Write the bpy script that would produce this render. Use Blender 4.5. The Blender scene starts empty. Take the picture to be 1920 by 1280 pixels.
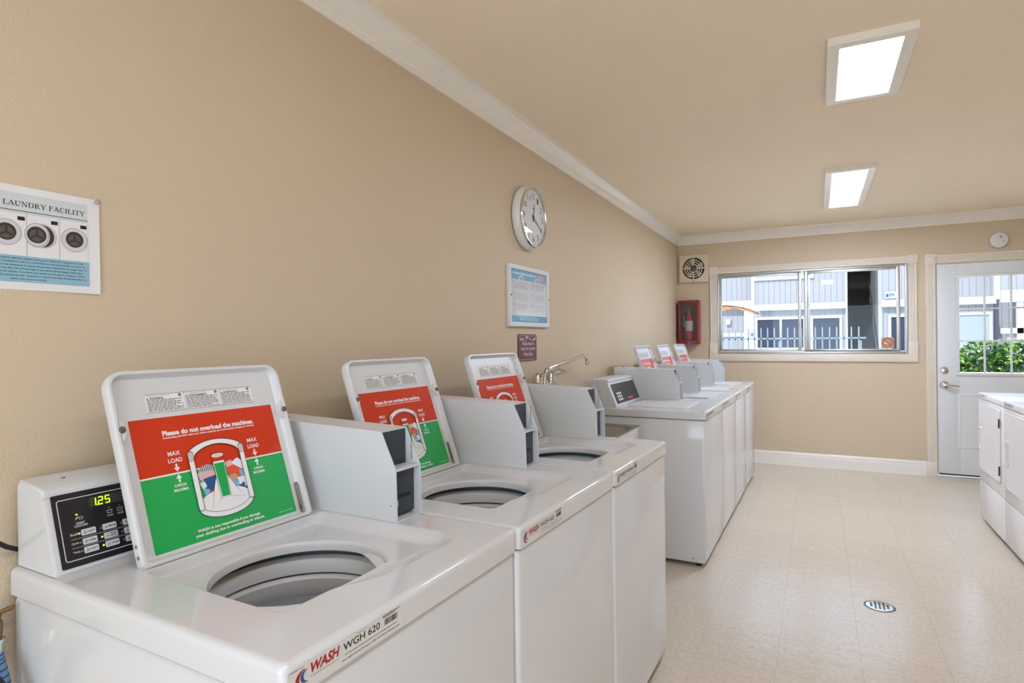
import bpy, bmesh, math, random
from math import sin, cos, pi, radians, hypot
from mathutils import Vector, Matrix

S = bpy.context.scene
COL = S.collection
random.seed(7)

# ------------------------------------------------------------------ camera
cam_d = bpy.data.cameras.new('camera')
cam = bpy.data.objects.new('camera', cam_d)
COL.objects.link(cam)
cam_d.sensor_fit = 'HORIZONTAL'
cam_d.sensor_width = 36.0
cam_d.lens = 1117.035 / 1920 * 36
cam_d.clip_start = 0.02
cam_d.clip_end = 300
YAW, PITCH, ROLL = radians(27.1133), radians(-0.1195), radians(-0.6285)
fw = Vector((-sin(YAW) * cos(PITCH), cos(YAW) * cos(PITCH), sin(PITCH)))
r0 = Vector((cos(YAW), sin(YAW), 0))
u0 = r0.cross(fw)
rt = cos(ROLL) * r0 + sin(ROLL) * u0
up = -sin(ROLL) * r0 + cos(ROLL) * u0
cam.matrix_world = Matrix(((rt.x, up.x, -fw.x, 1.377), (rt.y, up.y, -fw.y, 0.0),
                           (rt.z, up.z, -fw.z, 1.317), (0, 0, 0, 1)))
S.camera = cam

# ------------------------------------------------------------------ world, sun, daylight, exposure
S.view_settings.view_transform = 'Standard'
S.view_settings.look = 'None'
S.view_settings.gamma = 1.0
S.view_settings.use_curve_mapping = False
S.view_settings.exposure = 0.66
S.cycles.use_denoising = True
S.cycles.max_bounces = 10
S.cycles.diffuse_bounces = 6
S.cycles.glossy_bounces = 5
S.cycles.transparent_max_bounces = 16
S.cycles.sample_clamp_indirect = 8.0
S.cycles.caustics_reflective = False
S.cycles.caustics_refractive = False

W = bpy.data.worlds.new('sky')
S.world = W
W.use_nodes = True
wn = W.node_tree.nodes
wn['Background'].inputs[0].default_value = (0.62, 0.78, 1.0, 1)
wn['Background'].inputs[1].default_value = 1.35

sun_d = bpy.data.lights.new('sun', 'SUN')
sun = bpy.data.objects.new('sun', sun_d)
COL.objects.link(sun)
sun_d.energy = 3.5
sun_d.angle = radians(0.6)
sun_d.color = (1.0, 0.96, 0.9)
sun.rotation_euler = (radians(40), 0, radians(-20))     # high, from behind the laundry building

day_d = bpy.data.lights.new('daylight_front_doorway', 'AREA')
day = bpy.data.objects.new('daylight_front_doorway', day_d)
COL.objects.link(day)
day_d.shape = 'RECTANGLE'
day_d.size, day_d.size_y = 2.4, 2.0
day_d.energy = 38
day_d.color = (0.74, 0.87, 1.0)
day.location = (1.6, -2.64, 1.05)
day.rotation_euler = (radians(90), 0, 0)

LAMP_NEAR, LAMP_FAR, LAMP_ADDED = 21.0, 40.0, 15.5  # third lamp is added out of view to brighten the room

# ------------------------------------------------------------------ materials
def lin(c):
    return tuple(((v / 255) / 12.92 if v / 255 <= .04045 else ((v / 255 + .055) / 1.055) ** 2.4) for v in c)

MATS = {}

def mat(name, rgb, rough=0.5, metal=0.0, spec=0.5, emit=0.0, coat=0.0, noise=None, bump=None, emit_rgb=None):
    m = bpy.data.materials.new(name)
    m.use_nodes = True
    nt = m.node_tree
    b = nt.nodes['Principled BSDF']
    c = lin(rgb)
    b.inputs['Base Color'].default_value = (*c, 1)
    b.inputs['Roughness'].default_value = rough
    b.inputs['Metallic'].default_value = metal
    b.inputs['Specular IOR Level'].default_value = spec
    if coat:
        b.inputs['Coat Weight'].default_value = coat
        b.inputs['Coat Roughness'].default_value = 0.08
    if emit:
        b.inputs['Emission Color'].default_value = (*lin(emit_rgb or rgb), 1)
        b.inputs['Emission Strength'].default_value = emit
    if noise or bump:
        tc = nt.nodes.new('ShaderNodeTexCoord')
    if noise:                       # (scale, amount): mottling of the colour itself
        n = nt.nodes.new('ShaderNodeTexNoise')
        n.inputs['Scale'].default_value = noise[0]
        n.inputs['Detail'].default_value = 4
        nt.links.new(tc.outputs['Object'], n.inputs['Vector'])
        mix = nt.nodes.new('ShaderNodeMix')
        mix.data_type = 'RGBA'
        a = noise[1]
        mix.inputs[6].default_value = (*[v * (1 - a) for v in c], 1)
        mix.inputs[7].default_value = (*[min(1, v * (1 + a)) for v in c], 1)
        nt.links.new(n.outputs['Fac'], mix.inputs[0])
        nt.links.new(mix.outputs[2], b.inputs['Base Color'])
    if bump:                        # (scale, strength, distance)
        n2 = nt.nodes.new('ShaderNodeTexNoise')
        n2.inputs['Scale'].default_value = bump[0]
        n2.inputs['Detail'].default_value = 3
        nt.links.new(tc.outputs['Object'], n2.inputs['Vector'])
        bp = nt.nodes.new('ShaderNodeBump')
        bp.inputs['Strength'].default_value = bump[1]
        bp.inputs['Distance'].default_value = bump[2]
        nt.links.new(n2.outputs['Fac'], bp.inputs['Height'])
        nt.links.new(bp.outputs[0], b.inputs['Normal'])
    MATS[name] = m
    return m

mat('wall_paint', (207, 190, 164), 0.55, spec=0.35, noise=(1.5, .03), bump=(210, .35, .004))
mat('ceiling_paint', (245, 231, 209), 0.7, spec=0.25, noise=(2, .03), bump=(120, .4, .005))
mat('trim_white', (236, 232, 224), 0.32)
mat('trim_cream', (226, 217, 202), 0.38)
mat('enamel', (207, 208, 210), 0.09, noise=(3, .01))
mat('enamel_box', (207, 209, 212), 0.33)
mat('enamel_lid', (209, 210, 211), 0.28)
mat('plastic_white', (222, 222, 222), 0.35)
mat('enamel_dryer', (232, 232, 233), 0.2)
mat('plastic_cream', (214, 198, 172), 0.45)
mat('tub_white', (212, 212, 212), 0.35)
mat('tub_grey', (176, 178, 181), 0.4)
mat('dark_gap', (40, 48, 56), 0.6)
mat('tub_gap', (104, 122, 136), 0.5)
mat('black_panel', (28, 29, 33), 0.3)
mat('navy_plate', (47, 55, 66), 0.4, noise=(30, .15))
mat('black_rubber', (22, 22, 23), 0.6)
mat('print_white', (240, 240, 240), 0.4)
mat('print_black', (25, 25, 28), 0.5)
mat('print_grey', (120, 120, 122), 0.5)
mat('print_ltgrey', (205, 206, 210), 0.4)
mat('label_red', (204, 52, 20), 0.16, noise=(12, .05))
mat('label_green', (30, 168, 84), 0.16, noise=(12, .03))
mat('label_white', (236, 234, 236), 0.16)
mat('logo_red', (160, 28, 34), 0.4)
mat('logo_blue', (28, 78, 138), 0.4)
mat('sticker', (212, 211, 209), 0.35)
mat('led_green', (170, 230, 30), 0.4, emit=1.0)
mat('led_off', (70, 66, 62), 0.4)
mat('display_window', (62, 56, 52), 0.25)
mat('chrome', (215, 213, 208), 0.12, metal=1)
mat('steel', (158, 148, 134), 0.22, metal=1)
mat('aluminium', (190, 190, 186), 0.35, metal=0.85)
mat('brass', (140, 114, 76), 0.38, metal=0.9)
mat('bronze_bumper', (92, 82, 64), 0.5)
mat('paper', (226, 226, 228), 0.6)
mat('poster_band', (204, 211, 214), 0.6)
mat('poster_blue', (140, 184, 204), 0.6)
mat('porthole_dark', (58, 50, 48), 0.4)
mat('porthole_mid', (92, 82, 78), 0.4)
mat('machine_grey', (196, 192, 192), 0.5)
mat('notice_blue', (110, 186, 226), 0.5)
mat('notice_pale', (222, 232, 238), 0.5)
mat('notice_pink', (228, 170, 178), 0.5)
mat('maroon', (100, 44, 52), 0.25)
mat('flower_pale', (196, 170, 186), 0.4)
mat('flower_violet', (190, 165, 215), 0.4)
mat('cabinet_red', (138, 28, 38), 0.3)
mat('cabinet_inner', (112, 72, 72), 0.6)
mat('extinguisher_red', (196, 44, 36), 0.25)
mat('tag_green', (64, 130, 92), 0.5)
mat('tag_violet', (100, 92, 160), 0.5)
mat('hose_blue', (120, 160, 205), 0.35)
mat('hose_band', (56, 80, 120), 0.4)
mat('sticker_tan', (186, 154, 124), 0.5)
mat('sticker_orange', (184, 84, 36), 0.5)
mat('orange_print', (226, 78, 36), 0.4)
mat('door_paint', (224, 228, 230), 0.35)
# outside
mat('siding', (146, 149, 156), 0.7)
mat('siding_groove', (116, 119, 126), 0.8)
mat('exterior_white', (190, 191, 193), 0.6)
mat('window_dark', (48, 56, 72), 0.15, spec=0.3)
mat('window_blind', (146, 160, 174), 0.4)
mat('stair_shaded', (24, 29, 40), 0.7, noise=(9, .35))  # stairwell shade put into the colour of the dark steps and walls
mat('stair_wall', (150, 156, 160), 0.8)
mat('canopy_white', (186, 184, 180), 0.8)
mat('canopy_orange_glow', (226, 150, 80), 0.8)  # orange underside, sun shining through the cloth put into its colour
mat('fence_metal', (122, 136, 150), 0.4)
mat('fence_dark', (44, 50, 58), 0.5)
mat('concrete', (222, 219, 212), 0.85, noise=(1.2, .08))
mat('leaf_a', (66, 116, 26), 0.45)
mat('leaf_b', (30, 76, 34), 0.45)
mat('leaf_c', (150, 176, 84), 0.45)
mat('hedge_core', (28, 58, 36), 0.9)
mat('stucco', (214, 206, 192), 0.9)

def glass(name, tint, refl):
    m = bpy.data.materials.new(name)
    m.use_nodes = True
    nt = m.node_tree
    nt.nodes.remove(nt.nodes['Principled BSDF'])
    out = nt.nodes['Material Output']
    tr = nt.nodes.new('ShaderNodeBsdfTransparent')
    tr.inputs[0].default_value = (*tint, 1)
    gl = nt.nodes.new('ShaderNodeBsdfGlossy')
    gl.inputs['Roughness'].default_value = 0.02
    lw = nt.nodes.new('ShaderNodeLayerWeight')
    lw.inputs[0].default_value = .5
    pw = nt.nodes.new('ShaderNodeMath')
    pw.operation = 'POWER'
    pw.inputs[1].default_value = 5
    nt.links.new(lw.outputs['Facing'], pw.inputs[0])
    fr = nt.nodes.new('ShaderNodeMath')
    fr.operation = 'MULTIPLY_ADD'
    fr.inputs[1].default_value = .8
    fr.inputs[2].default_value = refl
    nt.links.new(pw.outputs[0], fr.inputs[0])
    mx = nt.nodes.new('ShaderNodeMixShader')
    nt.links.new(fr.outputs[0], mx.inputs[0])
    nt.links.new(tr.outputs[0], mx.inputs[1])
    nt.links.new(gl.outputs[0], mx.inputs[2])
    nt.links.new(mx.outputs[0], out.inputs[0])
    MATS[name] = m

glass('pane_glass', (.985, .99, .99), .012)
glass('clear_plastic', (.86, .84, .84), .05)

def lamp_mat(name, rgb, strength):
    m = bpy.data.materials.new(name)
    m.use_nodes = True
    nt = m.node_tree
    nt.nodes.remove(nt.nodes['Principled BSDF'])
    e = nt.nodes.new('ShaderNodeEmission')
    e.inputs[0].default_value = (*lin(rgb), 1)
    e.inputs[1].default_value = strength
    nt.links.new(e.outputs[0], nt.nodes['Material Output'].inputs[0])
    MATS[name] = m

lamp_mat('diffuser_near', (226, 236, 255), LAMP_NEAR)
lamp_mat('diffuser_far', (222, 233, 255), LAMP_FAR)
lamp_mat('diffuser_added', (222, 233, 255), LAMP_ADDED)

def floor_material():
    m = bpy.data.materials.new('vinyl_tile')
    m.use_nodes = True
    nt = m.node_tree
    b = nt.nodes['Principled BSDF']
    tc = nt.nodes.new('ShaderNodeTexCoord')
    mp = nt.nodes.new('ShaderNodeMapping')
    mp.inputs['Location'].default_value = (0.0, 0.19, 0)
    nt.links.new(tc.outputs['Object'], mp.inputs[0])
    br = nt.nodes.new('ShaderNodeTexBrick')
    br.offset = 0
    br.squash = 1
    br.inputs['Scale'].default_value = 1
    br.inputs['Brick Width'].default_value = .305
    br.inputs['Row Height'].default_value = .305
    br.inputs['Mortar Size'].default_value = .0007
    br.inputs['Mortar Smooth'].default_value = .3
    br.inputs['Color1'].default_value = (*lin((209, 197, 181)), 1)
    br.inputs['Color2'].default_value = (*lin((206, 194, 178)), 1)
    br.inputs['Mortar'].default_value = (*lin((172, 158, 142)), 1)
    nt.links.new(mp.outputs[0], br.inputs[0])
    n = nt.nodes.new('ShaderNodeTexNoise')
    n.inputs['Scale'].default_value = 55
    n.inputs['Detail'].default_value = 6
    n.inputs['Roughness'].default_value = .7
    nt.links.new(tc.outputs['Object'], n.inputs['Vector'])
    rp = nt.nodes.new('ShaderNodeValToRGB')
    rp.color_ramp.elements[0].position = .3
    rp.color_ramp.elements[0].color = (.80, .78, .75, 1)
    rp.color_ramp.elements[1].position = .62
    rp.color_ramp.elements[1].color = (1.04, 1.03, 1.02, 1)
    nt.links.new(n.outputs['Fac'], rp.inputs[0])
    mx = nt.nodes.new('ShaderNodeMix')
    mx.data_type = 'RGBA'
    mx.blend_type = 'MULTIPLY'
    mx.inputs[0].default_value = .8
    nt.links.new(br.outputs['Color'], mx.inputs[6])
    nt.links.new(rp.outputs[0], mx.inputs[7])
    nt.links.new(mx.outputs[2], b.inputs['Base Color'])
    b.inputs['Roughness'].default_value = .17
    b.inputs['Specular IOR Level'].default_value = .6
    n2 = nt.nodes.new('ShaderNodeTexNoise')
    n2.inputs['Scale'].default_value = 14
    n2.inputs['Detail'].default_value = 3
    nt.links.new(tc.outputs['Object'], n2.inputs['Vector'])
    bp = nt.nodes.new('ShaderNodeBump')
    bp.inputs['Strength'].default_value = .2
    bp.inputs['Distance'].default_value = .01
    nt.links.new(n2.outputs['Fac'], bp.inputs['Height'])
    nt.links.new(bp.outputs[0], b.inputs['Normal'])
    MATS['vinyl_tile'] = m

floor_material()

# ------------------------------------------------------------------ mesh helpers
class Fr:
    """a plane in space: origin, x direction, y direction, normal"""
    def __init__(s, o, x, y):
        s.o, s.x, s.y = Vector(o), Vector(x).normalized(), Vector(y).normalized()
        s.n = s.x.cross(s.y)
    def p(s, a, b, c=0.0):
        return s.o + s.x * a + s.y * b + s.n * c

class MB:
    def __init__(s):
        s.v, s.f, s.m, s.mats = [], [], [], []
    def mi(s, name):
        if name not in s.mats:
            s.mats.append(name)
        return s.mats.index(name)
    def add(s, verts, faces, m):
        k = len(s.v)
        i = s.mi(m)
        s.v += [tuple(v) for v in verts]
        s.f += [tuple(k + j for j in f) for f in faces]
        s.m += [i] * len(faces)
        return s
    def box(s, x0, x1, y0, y1, z0, z1, m, bev=0.0, seg=2, xf=None):
        bm = bmesh.new()
        bmesh.ops.create_cube(bm, size=1)
        for v in bm.verts:
            v.co = Vector(((x0 + x1) / 2 + v.co.x * (x1 - x0), (y0 + y1) / 2 + v.co.y * (y1 - y0),
                           (z0 + z1) / 2 + v.co.z * (z1 - z0)))
        if bev:
            bmesh.ops.bevel(bm, geom=bm.edges[:], offset=bev, segments=seg, profile=.5, affect='EDGES')
        s.bm(bm, m, xf)
        return s
    def bm(s, bm, m, xf=None):
        bm.verts.index_update()
        vs = [v.co.copy() for v in bm.verts]
        if xf:
            vs = [xf(v) for v in vs]
        s.add(vs, [[v.index for v in f.verts] for f in bm.faces], m)
        bm.free()
    def loft(s, loops, m, cap0=False, cap1=False, closed=True):
        n = len(loops[0])
        vs = [p for l in loops for p in l]
        fs = []
        for i in range(len(loops) - 1):
            for j in range(n if closed else n - 1):
                k = (j + 1) % n
                fs.append((i * n + j, i * n + k, (i + 1) * n + k, (i + 1) * n + j))
        if cap0:
            fs.append(tuple(range(n - 1, -1, -1)))
        if cap1:
            fs.append(tuple((len(loops) - 1) * n + j for j in range(n)))
        s.add(vs, fs, m)
        return s
    def fill(s, loops, m, normal=(0, 0, 1)):
        bm = bmesh.new()
        es = []
        for l in loops:
            vs = [bm.verts.new(p) for p in l]
            es += [bm.edges.new((vs[i], vs[(i + 1) % len(vs)])) for i in range(len(vs))]
        bmesh.ops.triangle_fill(bm, use_beauty=True, use_dissolve=False, edges=es, normal=normal)
        nn = Vector(normal)
        for f in bm.faces:
            f.normal_update()
            if f.normal.dot(nn) < 0:
                f.normal_flip()
        s.bm(bm, m)
        return s
    def prism(s, pts, fr, c0, c1, m):
        """extrude a 2D outline (in frame fr) from offset c0 to c1"""
        return s.loft([[fr.p(a, b, c0) for a, b in pts], [fr.p(a, b, c1) for a, b in pts]], m, True, True)
    def lathe(s, prof, fr, m, n=48, cap0=False, cap1=False):
        """prof: (radius, height along frame normal)"""
        loops = [[fr.p(r * cos(2 * pi * i / n), r * sin(2 * pi * i / n), h) for i in range(n)] for r, h in prof]
        return s.loft(loops, m, cap0, cap1)
    def tube(s, pts, r, m, n=12, cap=True):
        pts = [Vector(p) for p in pts]
        rs = r if isinstance(r, (list, tuple)) else [r] * len(pts)
        t0 = (pts[1] - pts[0]).normalized()
        a = Vector((0, 0, 1)) if abs(t0.z) < .9 else Vector((1, 0, 0))
        u = t0.cross(a).normalized()
        loops = []
        for i, p in enumerate(pts):
            t = (pts[min(i + 1, len(pts) - 1)] - pts[max(i - 1, 0)]).normalized()
            u = (u - t * u.dot(t)).normalized()
            w = t.cross(u)
            loops.append([p + (u * cos(2 * pi * j / n) + w * sin(2 * pi * j / n)) * rs[i] for j in range(n)])
        return s.loft(loops, m, cap, cap)
    # flat print on a surface
    def poly(s, pts, fr, m, c=.0004):
        return s.add([fr.p(a, b, c) for a, b in pts], [tuple(range(len(pts)))], m)
    def rect(s, a0, a1, b0, b1, fr, m, c=.0004):
        return s.poly([(a0, b0), (a1, b0), (a1, b1), (a0, b1)], fr, m, c)
    def line(s, pts, w, fr, m, c=.0004, closed=False):
        pts = [Vector(p) for p in pts]
        n = len(pts)
        L, R = [], []
        for i in range(n):
            if closed:
                t = (pts[(i + 1) % n] - pts[i - 1]).normalized()
            else:
                t = (pts[min(i + 1, n - 1)] - pts[max(i - 1, 0)]).normalized()
            q = Vector((-t.y, t.x)) * w / 2
            L.append(fr.p(*(pts[i] + q), c))
            R.append(fr.p(*(pts[i] - q), c))
        vs = L + R
        fs = [(n + i, n + (i + 1) % n, (i + 1) % n, i) for i in range(n if closed else n - 1)]
        return s.add(vs, fs, m)
    def text(s, body, a0, a1, b0, b1, fr, m, c=.0006, bold=0.0, shear=0.0):
        """letters fitted into the box a0..a1, b0..b1 of the frame"""
        vs, fs = text_geo(body, bold, shear)
        x0 = min(v[0] for v in vs); x1 = max(v[0] for v in vs)
        y0 = min(v[1] for v in vs); y1 = max(v[1] for v in vs)
        return s.add([fr.p(a0 + (v[0] - x0) / (x1 - x0) * (a1 - a0), b0 + (v[1] - y0) / (y1 - y0) * (b1 - b0), c)
                      for v in vs], fs, m)
    def words(s, a0, a1, b0, b1, fr, m, c=.0006, rows=4, fill=.55, rnd=None):
        """rows of print too small to read: short dashes"""
        rnd = rnd or random
        h = (b1 - b0) / rows
        for r in range(rows):
            x = a0
            end = a1 - (rnd.random() * .25 * (a1 - a0) if r % 2 else 0)
            while x < end - h:
                w = min(h * (1.0 + 3.2 * rnd.random()), end - x)
                s.rect(x, x + w, b1 - (r + fill) * h, b1 - r * h, fr, m, c)
                x += w + h * .5
        return s
    def build(s, name, parent=None, sharp=32, kind=None, label=None):
        me = bpy.data.meshes.new(name)
        me.from_pydata(s.v, [], s.f)
        for n in s.mats:
            me.materials.append(MATS[n])
        me.polygons.foreach_set('material_index', s.m)
        me.polygons.foreach_set('use_smooth', [True] * len(s.f))
        me.update()
        me.set_sharp_from_angle(angle=radians(sharp))
        o = bpy.data.objects.new(name, me)
        COL.objects.link(o)
        if parent:
            o.parent = parent
        if kind:
            o['kind'] = kind
        if label:
            o['label'] = label
        return o

_TXT = {}

def text_geo(body, bold, shear):
    k = (body, bold, shear)
    if k not in _TXT:
        cu = bpy.data.curves.new('lettering', 'FONT')
        cu.body = body
        cu.size = 1
        cu.resolution_u = 3
        cu.offset = bold
        cu.shear = shear
        o = bpy.data.objects.new('lettering', cu)
        me = bpy.data.meshes.new_from_object(o)
        _TXT[k] = ([(v.co.x, v.co.y) for v in me.vertices], [tuple(p.vertices) for p in me.polygons])
        bpy.data.objects.remove(o)
        bpy.data.meshes.remove(me)
        bpy.data.curves.remove(cu)
    return _TXT[k]

def rrect(x0, x1, y0, y1, r, n=6):
    """rounded rectangle, counter-clockwise; r one radius or (bl, br, tr, tl)"""
    rs = r if isinstance(r, (tuple, list)) else (r,) * 4
    cs = [(x0, y0, 1, 1, 180), (x1, y0, -1, 1, 270), (x1, y1, -1, -1, 0), (x0, y1, 1, -1, 90)]
    out = []
    for (cx, cy, sx, sy, a0), q in zip(cs, rs):
        q = max(q, 1e-4)
        for i in range(n + 1):
            a = radians(a0 + 90 * i / n)
            out.append((cx + sx * q + q * cos(a), cy + sy * q + q * sin(a)))
    return out

def ell(cx, cy, rx, ry, n=32, a0=0, a1=360):
    full = abs(a1 - a0) >= 360
    return [(cx + rx * cos(radians(a0 + (a1 - a0) * i / (n if full else n - 1))),
             cy + ry * sin(radians(a0 + (a1 - a0) * i / (n if full else n - 1)))) for i in range(n)]

def thing(name, label, cat, loc=(0, 0, 0), rz=0.0, group=None):
    o = bpy.data.objects.new(name, None)
    o.empty_display_size = .1
    COL.objects.link(o)
    o.location = loc
    o.rotation_euler = (0, 0, rz)
    o['label'] = label
    o['category'] = cat
    if group:
        o['group'] = group
    return o

def tag(o, label, cat, group=None):
    o['label'] = label
    o['category'] = cat
    if group:
        o['group'] = group
    return o

def kids(o):
    return [c for c in bpy.data.objects if c.parent == o]

def copy_tree(o, parent=None, skip=()):
    c = o.copy()
    COL.objects.link(c)
    if parent:
        c.parent = parent
    for ch in kids(o):
        if ch.name.split('.')[0] not in skip:
            copy_tree(ch, c, skip)
    return c

XF = Fr((0, 0, 0), (0, 1, 0), (0, 0, 1))       # facing +x: a runs along y, b up
YF = Fr((0, 0, 0), (1, 0, 0), (0, 0, 1))       # facing -y: a runs along x, b up

# ------------------------------------------------------------------ the room
RX, LY, FY, HZ = 3.45, 6.76, -2.6, 2.44
T = .15

MB().box(-T, RX + T, FY - T, LY + T, -.1, 0, 'vinyl_tile').build('floor', kind='structure')
MB().box(-T, RX + T, FY - T, LY + T + .25, HZ, HZ + .2, 'ceiling_paint').build('ceiling', kind='structure')
MB().box(-T, 0, FY - T, LY + T, 0, HZ, 'wall_paint').build('wall_left', kind='structure')
MB().box(RX, RX + T, FY - T, LY + T, 0, HZ, 'wall_paint').build('wall_right', kind='structure')

WX0, WX1, WZ0, WZ1 = .412, 2.152, 1.148, 2.012          # window opening
DX0, DX1, DZ1 = 2.366, 3.30, 1.988                       # door opening
b = MB()
b.box(0, WX0, LY, LY + T, 0, HZ, 'wall_paint')
b.box(WX1, DX0, LY, LY + T, 0, HZ, 'wall_paint')
b.box(DX1, RX, LY, LY + T, 0, HZ, 'wall_paint')
b.box(WX0, WX1, LY, LY + T, 0, WZ0, 'wall_paint')
b.box(WX0, WX1, LY, LY + T, WZ1, HZ, 'wall_paint')
b.box(DX0, DX1, LY, LY + T, DZ1, HZ, 'wall_paint')
b.build('wall_back', kind='structure')

b = MB()                                                  # wall behind the camera, with a wide doorway
b.box(0, .4, FY - T, FY, 0, HZ, 'wall_paint')
b.box(2.8, RX, FY - T, FY, 0, HZ, 'wall_paint')
b.box(.4, 2.8, FY - T, FY, 2.05, HZ, 'wall_paint')
b.build('wall_front', kind='structure')

# crown moulding
prof = [(0, -.095), (.008, -.095), (.012, -.084), (.012, -.078), (.018, -.072), (.022, -.060), (.030, -.044), (.042, -.030),
        (.054, -.021), (.058, -.014), (.066, -.012), (.068, -.004), (.068, 0), (0, 0)]
def crown(name, fn, a0, a1, joints=()):
    b = MB()
    cuts = [a0] + list(joints) + [a1]
    for i in range(len(cuts) - 1):
        e0 = cuts[i] + (.0008 if i else 0)
        e1 = cuts[i + 1] - (.0008 if i < len(cuts) - 2 else 0)
        b.loft([[fn(e0, d, h) for d, h in prof], [fn(e1, d, h) for d, h in prof]], 'trim_white', True, True)
    return b.build(name, sharp=25, kind='structure')
crown('trim_1', lambda a, d, h: (d, a, HZ + h), FY, LY, (2.02, 3.55))
crown('trim_2', lambda a, d, h: (a, LY - d, HZ + h), 0, RX)

# baseboards
bprof = [(0, 0), (.016, 0), (.016, .098), (.013, .103), (.013, .108), (.015, .112), (.012, .128), (.006, .137), (0, .137)]
b = MB()
for a0, a1 in ((0, DX0 - .083), (DX1 + .083, RX)):
    b.loft([[(a0, LY - d, h) for d, h in bprof], [(a1, LY - d, h) for d, h in bprof]], 'trim_white', True, True)
b.build('baseboard_back', kind='structure', sharp=25)
b = MB()
b.loft([[(d, FY, h) for d, h in bprof], [(d, LY - .017, h) for d, h in bprof]], 'trim_white', True, True)
b.build('baseboard_left', kind='structure', sharp=25)

# ---- casing helpers (fluted board, rosette block)
def fluted(b, x0, x1, z0, z1, vertical, m='trim_cream', y=LY, th=.018):
    w = (x1 - x0) if vertical else (z1 - z0)
    pr = [(0, 0), (0, th)]
    k = 5
    e = w * .16
    pr = [(0, 0), (0, th * .8), (w * .04, th)]
    step = (w - 2 * e) / k
    for i in range(k):
        a = e + i * step
        pr += [(a, th), (a + step * .25, th - .004), (a + step * .75, th - .004), (a + step, th)]
    pr += [(w * .96, th), (w, th * .8), (w, 0)]
    if vertical:
        l0 = [(x0 + a, y - d, z0) for a, d in pr]
        l1 = [(x0 + a, y - d, z1) for a, d in pr]
    else:
        l0 = [(x0, y - d, z0 + a) for a, d in pr]
        l1 = [(x1, y - d, z0 + a) for a, d in pr]
    b.loft([l0, l1], m, True, True)

def rosette(b, x0, x1, z0, z1, m='trim_cream', y=LY):
    b.box(x0, x1, y - .024, y, z0, z1, m, .002)
    r = (x1 - x0) * .4
    fr = Fr(((x0 + x1) / 2, y - .024, (z0 + z1) / 2), (1, 0, 0), (0, 0, 1))
    b.lathe([(r, 0), (r * .95, .004), (r * .8, .004), (r * .7, .001), (r * .4, .003), (r * .2, .006), (.0005, .007)], fr, m, 28)

# ---- sliding window in the back wall
win = bpy.data.objects.new('window_1', None)
COL.objects.link(win)
win.location = (0, 0, 0)
win['kind'] = 'structure'
win['label'] = 'wide aluminium sliding window with cream casing in the back wall'
b = MB()
fluted(b, .345, .418, 1.14, 2.005, True)
fluted(b, 2.15, 2.222, 1.14, 2.0, True)
fluted(b, .42, 2.15, 2.008, 2.075, False)
b.box(.338, 2.226, LY - .02, LY, 1.07, 1.142, 'trim_cream', .003)
b.box(.340, .421, LY - .021, LY, 1.142, 1.262, 'trim_cream', .002)
b.box(2.147, 2.226, LY - .021, LY, 1.142, 1.262, 'trim_cream', .002)
rosette(b, .338, .424, 2.0, 2.084)
rosette(b, 2.146, 2.23, 2.0, 2.084)
b.build('casing', win)
b = MB()                                                  # fixed aluminium frame
y0, y1 = LY + .004, LY + .09
b.box(WX0, WX0 + .022, y0, y1, WZ0, WZ1, 'aluminium', .002)
b.box(WX1 - .022, WX1, y0, y1, WZ0, WZ1, 'aluminium', .002)
b.box(WX0 + .022, WX1 - .022, y0, y1, WZ1 - .024, WZ1, 'aluminium', .002)
b.box(WX0 + .022, WX1 - .022, y0, y1, WZ0, WZ0 + .018, 'aluminium', .002)
b.box(WX0 + .022, WX1 - .022, y0 + .018, y0 + .022, WZ0 + .018, WZ0 + .03, 'aluminium')
b.box(WX0 + .022, WX1 - .022, y0 + .048, y0 + .052, WZ0 + .018, WZ0 + .03, 'aluminium')
b.build('window_frame', win)
def sash(x0, x1, ya, latch):
    b = MB()
    z0, z1 = WZ0 + .02, WZ1 - .026
    yb = ya + .022
    w = .03
    b.box(x0, x0 + w, ya, yb, z0, z1, 'aluminium', .002)
    b.box(x1 - w, x1, ya, yb, z0, z1, 'aluminium', .002)
    b.box(x0 + w, x1 - w, ya, yb, z0, z0 + .026, 'aluminium', .002)
    b.box(x0 + w, x1 - w, ya, yb, z1 - .026, z1, 'aluminium', .002)
    o = b.build('sash', win)
    MB().box(x0 + w, x1 - w, ya + .009, ya + .013, z0 + .026, z1 - .026, 'pane_glass').build('pane', o)
    if latch:
        MB().box(x1 - .024, x1 - .012, ya - .012, ya, 1.42, 1.54, 'aluminium', .003).build('latch', o)
    return o
sash(WX0 + .02, 1.235, LY + .045, True)
sash(1.262, 2.09, LY + .022, False)
b = MB()                                                  # outer insect-screen post and second stile
b.box(1.292, 1.316, LY + .05, LY + .07, WZ0 + .02, WZ1 - .026, 'aluminium', .002)
b.build('stile', win)

# no-smoking sticker on the window glass
st = MB()
fr = Fr((1.985, LY + .0305, 1.253), (1, 0, 0), (0, 0, 1))
st.prism(rrect(-.052, .052, -.052, .052, .006), fr, 0, .0006, 'sticker_tan')
st.line(ell(0, 0, .042, .042, 36), .010, fr, 'sticker_orange', .0010, True)
st.rect(-.028, .022, -.008, .001, fr, 'print_white', .0009)
st.rect(.012, .022, -.008, .001, fr, 'sticker_orange', .0011)
st.line([(.02, .006), (.026, .012), (.018, .018), (.024, .026)], .003, fr, 'sticker_orange', .0010)
st.line([(-.03, .03), (.03, -.03)], .009, fr, 'sticker_orange', .0012)
tag(st.build('no_smoking_sticker'), 'small square tan no smoking sticker in the lower right corner of the window', 'sticker')

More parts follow.
